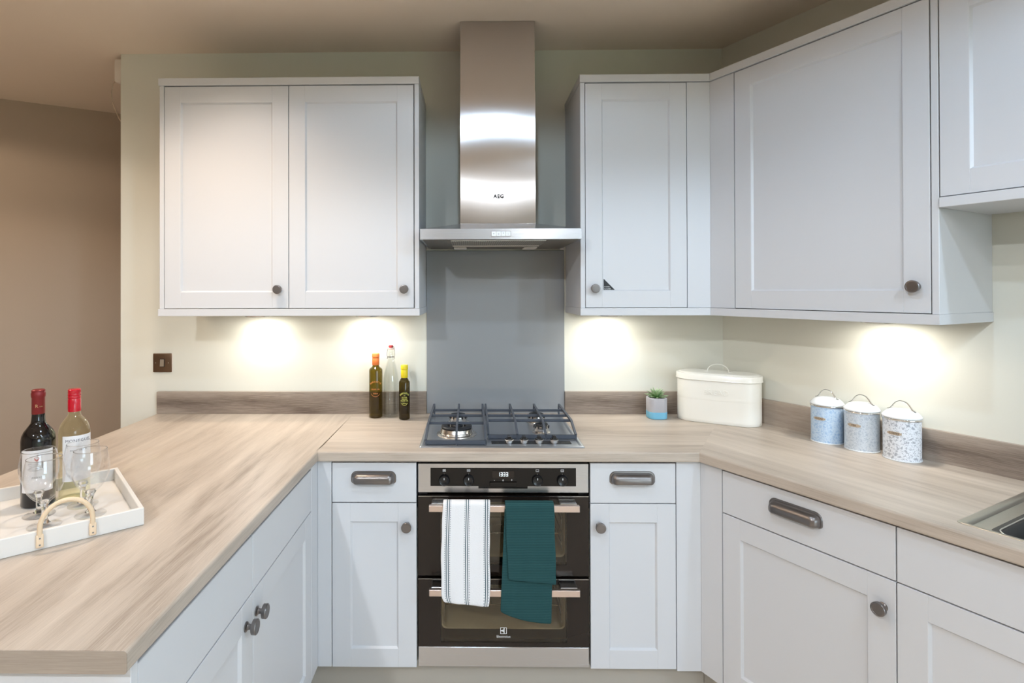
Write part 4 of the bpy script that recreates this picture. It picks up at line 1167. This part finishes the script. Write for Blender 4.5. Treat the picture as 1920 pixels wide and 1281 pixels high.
# ------------------------------------------------------------------ canisters
def canister(x, y, word, pat, label):
    fr = (Vector((x, y, 0)), RB)
    t = Thing('canister', label, 'canister', (0, 0, WZ), fr, group='storage canisters')
    R = 0.0518
    b = t.add('body', xform(lathe([(0, 0.0004), (R - 0.001, 0.0004), (R - 0.001, 0.003), (R - 0.0006, 0.132), (0, 0.132)], 44), Matrix.Translation((0, 0, WZ))), pat, 40)
    t.add('base_rim', xform(lathe([(R - 0.001, 0.0003), (R + 0.0008, 0.0006), (R + 0.0008, 0.0036), (R - 0.0008, 0.0042)], 44), Matrix.Translation((0, 0, WZ))), 'lid_white', 40)
    n = 88
    rb = []
    for rad, zz in ((R - 0.0006, 0.1300), (R + 0.0014, 0.1310), (R + 0.0022, 0.1335), (R + 0.0014, 0.1362), (R - 0.0006, 0.137)):
        rb.append([((rad + 0.0005 * math.sin(22 * a) * (rad > R)) * math.cos(a), (rad + 0.0005 * math.sin(22 * a) * (rad > R)) * math.sin(a), WZ + zz) for a in [2 * pi * k / n for k in range(n)]])
    t.add('collar', loft(rb, False, False), 'chrome', 60)
    l = t.add('lid', xform(lathe([(0.0, 0.1366), (R + 0.0010, 0.1366), (R + 0.0024, 0.1385), (R + 0.0018, 0.1420), (R - 0.0030, 0.1480), (R - 0.0090, 0.1540), (R - 0.0110, 0.1556), (R - 0.0180, 0.1600), (R - 0.032, 0.1636), (0, 0.1648)], 44), Matrix.Translation((0, 0, WZ))), 'lid_white', 50)
    pth = [(-0.0400, 0.1592), (-0.0345, 0.1608), (-0.0290, 0.1655), (-0.0225, 0.1765), (-0.0150, 0.1850), (-0.0060, 0.1895), (0.0060, 0.1895), (0.0150, 0.1850), (0.0225, 0.1765), (0.0290, 0.1655), (0.0345, 0.1608), (0.0400, 0.1592)]
    rings = []
    for k, (px, pz) in enumerate(pth):
        a = Vector(pth[min(k + 1, len(pth) - 1)]) - Vector(pth[max(k - 1, 0)]); a.normalize()
        rings.append([(px - a[1] * q, w, WZ + pz + a[0] * q) for w, q in ((-0.0042, -0.0009), (0.0042, -0.0009), (0.0030, 0.0009), (-0.0030, 0.0009))])
    t.add('handle', loft(rings), 'chrome', 50, parent=l)
    # name plate wrapped round the front
    hw, hh = 0.0205, 0.0052
    gp = []
    nn = 12
    V, F = [], []
    for k in range(nn + 1):
        u_ = -hw + 2 * hw * k / nn
        h_ = hh * (1.0 if abs(u_) < hw * 0.82 else 0.62)
        for yy, zz in ((0.0002, -h_), (0.0002, h_), (-0.0006, h_), (-0.0006, -h_)): V.append((u_, yy, zz))
    for k in range(nn):
        for q in range(4): F.append((k * 4 + q, k * 4 + (q + 1) % 4, k * 4 + 4 + (q + 1) % 4, k * 4 + 4 + q))
    F += [(0, 1, 2, 3), (nn * 4 + 3, nn * 4 + 2, nn * 4 + 1, nn * 4)]
    np_ = t.add('name_plate', wrap((V, F), R, WZ + 0.089), 'plate_brass', parent=b)
    t.add('lettering', wrap(text_geo(word, 0.0082, 0.0004, spacing=1.05), R + 0.0006, WZ + 0.089), 'ink_brown', parent=b)
    for s_ in (-1, 1):
        t.add('rivet', wrap(xform(lathe([(0.0012, 0), (0.0008, 0.0007), (0, 0.0009)], 10), Matrix.Translation((s_ * 0.0182, -0.0004, 0)) @ Matrix.Rotation(pi / 2, 4, 'X')), R, WZ + 0.089), 'chrome', 50, parent=b)
canister(1.1963, -0.4585, 'SUGAR', 'floral_blue', 'pale blue floral SUGAR canister, furthest from the sink')
canister(1.2514, -0.5590, 'TEA', 'floral_grey', 'grey floral TEA canister, middle of the three')
canister(1.3078, -0.6647, 'COFFEE', 'floral_white', 'white and grey floral COFFEE canister, nearest the sink')

# ------------------------------------------------------------------ wine tray
TRA = math.atan2(0.653, 0.757)                  # direction of the handled side
TR_O = Vector((-0.890, -1.1985, 0))             # near right-hand corner
FR_TRAY = (TR_O, TRA)                           # local x along the handled side (tray lies at negative x), local y away from the viewer
TW, TL, TH_, TT_ = 0.300, 0.394, 0.041, 0.010
t = Thing('serving_tray', 'white wooden serving tray with rope handles on the peninsula', 'tray', (-TW / 2, TL / 2, WZ), FR_TRAY)
t.add('tray_floor', bbox(-TW + 0.002, -0.002, 0.002, TL - 0.002, WZ + 0.0003, WZ + 0.008, 0.0005), 'tray_paint')
for x0, x1, y0, y1 in ((-TW, 0, 0, TT_), (-TW, 0, TL - TT_, TL), (-TW, -TW + TT_, TT_, TL - TT_), (-TT_, 0, TT_, TL - TT_)):
    t.add('tray_side', bbox(x0, x1, y0, y1, WZ + 0.0003, WZ + TH_, 0.0012), 'tray_paint')
for yo, sg in ((-0.0035, -1), (TL + 0.0035, 1)):
    c = -0.150; hw = 0.0475
    pth = [(c - hw, yo, WZ + 0.030)] + [(c - hw * math.cos(pi * k / 16), yo, WZ + 0.046 + 0.052 * math.sin(pi * k / 16)) for k in range(17)] + [(c + hw, yo, WZ + 0.030)]
    h = t.add('rope_handle', tube(pth, 0.0050, 12), 'rope', 60)
    for s_ in (-1, 1):
        x = c + s_ * hw
        y0, y1 = sorted((yo + sg * 0.0040, yo - sg * 0.0032))
        t.add('leather_tab', bbox(x - 0.0068, x + 0.0068, y0, y1, WZ + 0.0065, WZ + 0.0345, 0.002, 2), 'leather', 50, parent=h)
        for zz in (0.013, 0.027):
            t.add('rivet', xform(lathe([(0.0018, 0), (0.0014, 0.0009), (0, 0.0012)], 10), Matrix.Translation((x, yo + sg * 0.0040, WZ + zz)) @ Matrix.Rotation(sg * -pi / 2, 4, 'X')), 'print_grey', 50, parent=h)
ZTR = WZ + 0.0081
def wine_bottle(x, y, kind, label):
    t = Thing('wine_bottle', label, 'bottle', (x, y, ZTR), group='wine bottles on the tray')
    m = Matrix.Translation((x, y, ZTR))
    R = 0.0368 if kind == 'red' else 0.0358
    view = math.atan2(-2.4973 - y, -0.1114 - x) + pi / 2        # which way the labels face
    if kind == 'red':
        pr = [(0, 0.006), (0.020, 0.002), (0.033, 0.0005), (R, 0.004), (R + 0.0002, 0.166), (R - 0.0015, 0.178), (R - 0.006, 0.189), (R - 0.0140, 0.200), (R - 0.0205, 0.2095), (0.0148, 0.218), (0.0140, 0.232), (0.0138, 0.2405)]
        b = t.add('glass', xform(lathe(pr, 44), m), 'red_wine_bottle', 55)
        t.add('capsule', xform(lathe([(0.0141, 0.2330), (0.0145, 0.2335), (0.0142, 0.275), (0.0155, 0.2770), (0.0158, 0.2860), (0.0146, 0.2885), (0.0150, 0.2935), (0.0130, 0.2955), (0, 0.2955)], 32), m), 'foil_red', 40)
        t.add('capsule_script', xform(wrap(merge(text_geo('R', 0.012, 0.0002), xform(text_geo('osa', 0.0055, 0.0002), Matrix.Translation((0.0095, 0, -0.001)))), 0.0146, 0.254), m @ Matrix.Rotation(view - 0.25, 4, 'Z')), 'foil_gold')
        z0, z1, ha, rotl = 0.040, 0.146, 0.98, view - 0.08
    else:
        pr = [(0, 0.007), (0.018, 0.003), (0.032, 0.0005), (R, 0.004), (R, 0.172), (R - 0.0012, 0.184), (R - 0.005, 0.196), (R - 0.0115, 0.207), (R - 0.0175, 0.2145), (0.0145, 0.2200), (0.0135, 0.2290), (0.0135, 0.236)]
        b = t.add('glass', xform(lathe(pr, 44), m), 'white_wine', 55)
        t.add('screw_cap', xform(lathe([(0.0144, 0.2290), (0.0150, 0.2295), (0.0150, 0.2620), (0.0143, 0.2632), (0.0150, 0.2645), (0.0150, 0.2690), (0.0143, 0.2702), (0.0150, 0.2715), (0.0150, 0.2760), (0.0143, 0.2772), (0.0150, 0.2785), (0.0148, 0.2865), (0.0130, 0.2885), (0, 0.2885)], 36), m), 'cap_red', 35)
        z0, z1, ha, rotl = 0.052, 0.170, 1.05, view + 0.28
    n = 24
    V, F = [], []
    for k in range(n + 1):
        a = -ha + 2 * ha * k / n
        for rad, zz in ((R + 0.0002, z0), (R + 0.0002, z1), (R + 0.0007, z1), (R + 0.0007, z0)): V.append((rad * math.sin(a), -rad * math.cos(a), zz))
    for k in range(n):
        for q in range(4): F.append((k * 4 + q, k * 4 + (q + 1) % 4, k * 4 + 4 + (q + 1) % 4, k * 4 + 4 + q))
    F += [(0, 1, 2, 3), (n * 4 + 3, n * 4 + 2, n * 4 + 1, n * 4)]
    mm = m @ Matrix.Rotation(rotl, 4, 'Z')
    lb = t.add('paper_label', xform((V, F), mm), 'paper_label', parent=b)
    Rp = R + 0.0007
    def pr_(g, z, mt='ink', nm='lettering'): t.add(nm, xform(wrap(g, Rp, z), mm), mt, parent=b)
    if kind == 'red':
        crest = merge(xz_prism([(-0.0055, 0.0035), (-0.0045, -0.002), (0, -0.006), (0.0045, -0.002), (0.0055, 0.0035), (0.002, 0.005), (-0.002, 0.005)], -0.0002, 0.0002))
        pr_(crest, 0.124, 'crest_red', 'crest')
        lines = []
        rnd = random.Random(4)
        for k in range(9):
            w0 = -0.020 + rnd.uniform(0, 0.004); w1 = 0.012 + rnd.uniform(-0.004, 0.008)
            zz = 0.010 - 0.0024 * k
            lines.append(([(w0 + (w1 - w0) * i / 8, yy, zz + 0.0010 * math.sin(i * 1.1 + k) + h_) for i in range(9) for yy, h_ in ((0.0001, 0), (-0.0002, 0), (-0.0002, 0.0005), (0.0001, 0.0005))],
                          [(i * 4 + q, i * 4 + (q + 1) % 4, i * 4 + 4 + (q + 1) % 4, i * 4 + 4 + q) for i in range(8) for q in range(4)]))
        lines.append(xform(box(0.010, 0.0125, -0.0002, 0.0001, -0.004, 0.014), Matrix.Identity(4)))
        pr_(merge(*lines), 0.104, 'ink', 'engraving')
        pr_(text_geo('PIERRE', 0.0062, 0.0002, spacing=1.2), 0.0775)
    else:
        pr_(text_geo('MONTGUEL', 0.0106, 0.0002, spacing=1.12), 0.1570)
        pr_(text_geo('PINOT GRIGIO', 0.0058, 0.0002, spacing=1.05), 0.1315)
wine_bottle(-1.2296, -1.0926, 'red', 'dark red wine bottle with a dull red capsule on the tray')
wine_bottle(-1.1700, -1.0451, 'white', 'white wine bottle with a bright red screw cap on the tray')
foot_me = mesh('foot', lathe([(0.0090, 0.0100), (0.020, 0.0050), (0.0335, 0.0022), (0.0340, 0.0012), (0.033, 0.0004), (0, 0.0004)], 48), 'wine_glass', 50)
stem_me = mesh('stem', lathe([(0, 0.0062), (0.0120, 0.0080), (0.0088, 0.0105), (0.0068, 0.016), (0.0060, 0.024), (0.0066, 0.029), (0.0056, 0.034), (0.0058, 0.042), (0.0078, 0.050), (0.0120, 0.0565), (0.0090, 0.0600), (0, 0.0606)], 32), 'solid_glass', 60)
bowl_me = mesh('bowl', lathe([(0.0118, 0.0566), (0.0240, 0.068), (0.0335, 0.082), (0.0395, 0.100), (0.0410, 0.116), (0.0400, 0.132), (0.0372, 0.148), (0.0350, 0.1590),
              (0.0342, 0.1590), (0.0363, 0.148), (0.0390, 0.132), (0.0400, 0.116), (0.0385, 0.100), (0.0325, 0.0835), (0.0225, 0.0705), (0.0110, 0.0625), (0, 0.0610)], 48), 'wine_glass', 50)
rim_me = mesh('rim', lathe([(0.0346 + 0.0008 * math.cos(a), 0.1594 + 0.0009 * math.sin(a)) for a in [2 * pi * k / 8 for k in range(9)]], 48), 'solid_glass', 70)
for x, y, lab in ((-1.109, -1.226, 'empty stemmed wine glass nearest the rope handle, front left on the tray'), (-1.046, -1.160, 'empty stemmed wine glass at the front right of the tray'),
                  (-1.171, -1.164, 'empty stemmed wine glass just in front of the red wine bottle'), (-1.108, -1.100, 'empty stemmed wine glass just in front of the white wine bottle')):
    t = Thing('wine_glass', lab, 'wine glass', (x, y, ZTR), group='wine glasses on the tray')
    for nm, me in (('foot', foot_me), ('stem', stem_me), ('bowl', bowl_me), ('rim', rim_me)): t.put(nm, me, (x, y, ZTR))

# ------------------------------------------------------------------ wall switch, ceiling-level sensor box
t = Thing('wall_switch', 'square bronze isolator switch on the wall above the left upstand', 'switch', (-1.5217, -0.004, 1.0970))
sw = t.add('plate', bevelled(box(-1.5650, -1.4788, -0.0062, -0.0006, 1.0970, 1.1832), 0.003, 2), 'switch_bronze', 50)
t.add('back_box', box(-1.5620, -1.4760, -0.0030, -0.0004, 1.0985, 1.1815), 'sensor_white')
t.add('rocker_well', box(-1.5325, -1.5105, -0.0066, -0.0060, 1.1215, 1.1590), 'switch_dark', parent=sw)
V, F = box(-1.5310, -1.5135, -0.0105, -0.0064, 1.1240, 1.1560)
V = [(x, y + (0.003 if (z > 1.14 and y < -0.009) else 0), z) for x, y, z in V]
t.add('rocker', (V, F), 'rocker', parent=sw)
for x in (-1.5525, -1.4935):
    t.add('screw', xform(lathe([(0.0022, 0), (0.0018, 0.0008), (0, 0.0010)], 10), Matrix.Translation((x, -0.0062, 1.140)) @ Matrix.Rotation(pi / 2, 4, 'X')), 'rocker', 50, parent=sw)
t = Thing('junction_box', 'small white box with a loose cable at the top of the wall end', 'box', (-1.74, 0.05, 2.43))
jb = t.add('housing', bbox(-1.760, -1.7178, 0.020, 0.090, 2.440, 2.545, 0.004, 2), 'sensor_white', 50)
t.add('cover', bbox(-1.765, -1.760, 0.026, 0.084, 2.448, 2.537, 0.002), 'sensor_white')
t.add('cable', tube([(-1.758, 0.03, 2.452), (-1.772, 0.03, 2.435), (-1.782, 0.032, 2.40), (-1.780, 0.034, 2.36), (-1.770, 0.036, 2.32), (-1.750, 0.038, 2.275), (-1.730, 0.04, 2.245), (-1.7195, 0.042, 2.23)], 0.0022, 8), 'cable', 60)
t.add('clip', bbox(-1.732, -1.7178, 0.026, 0.040, 2.408, 2.412, 0.001), 'cable')
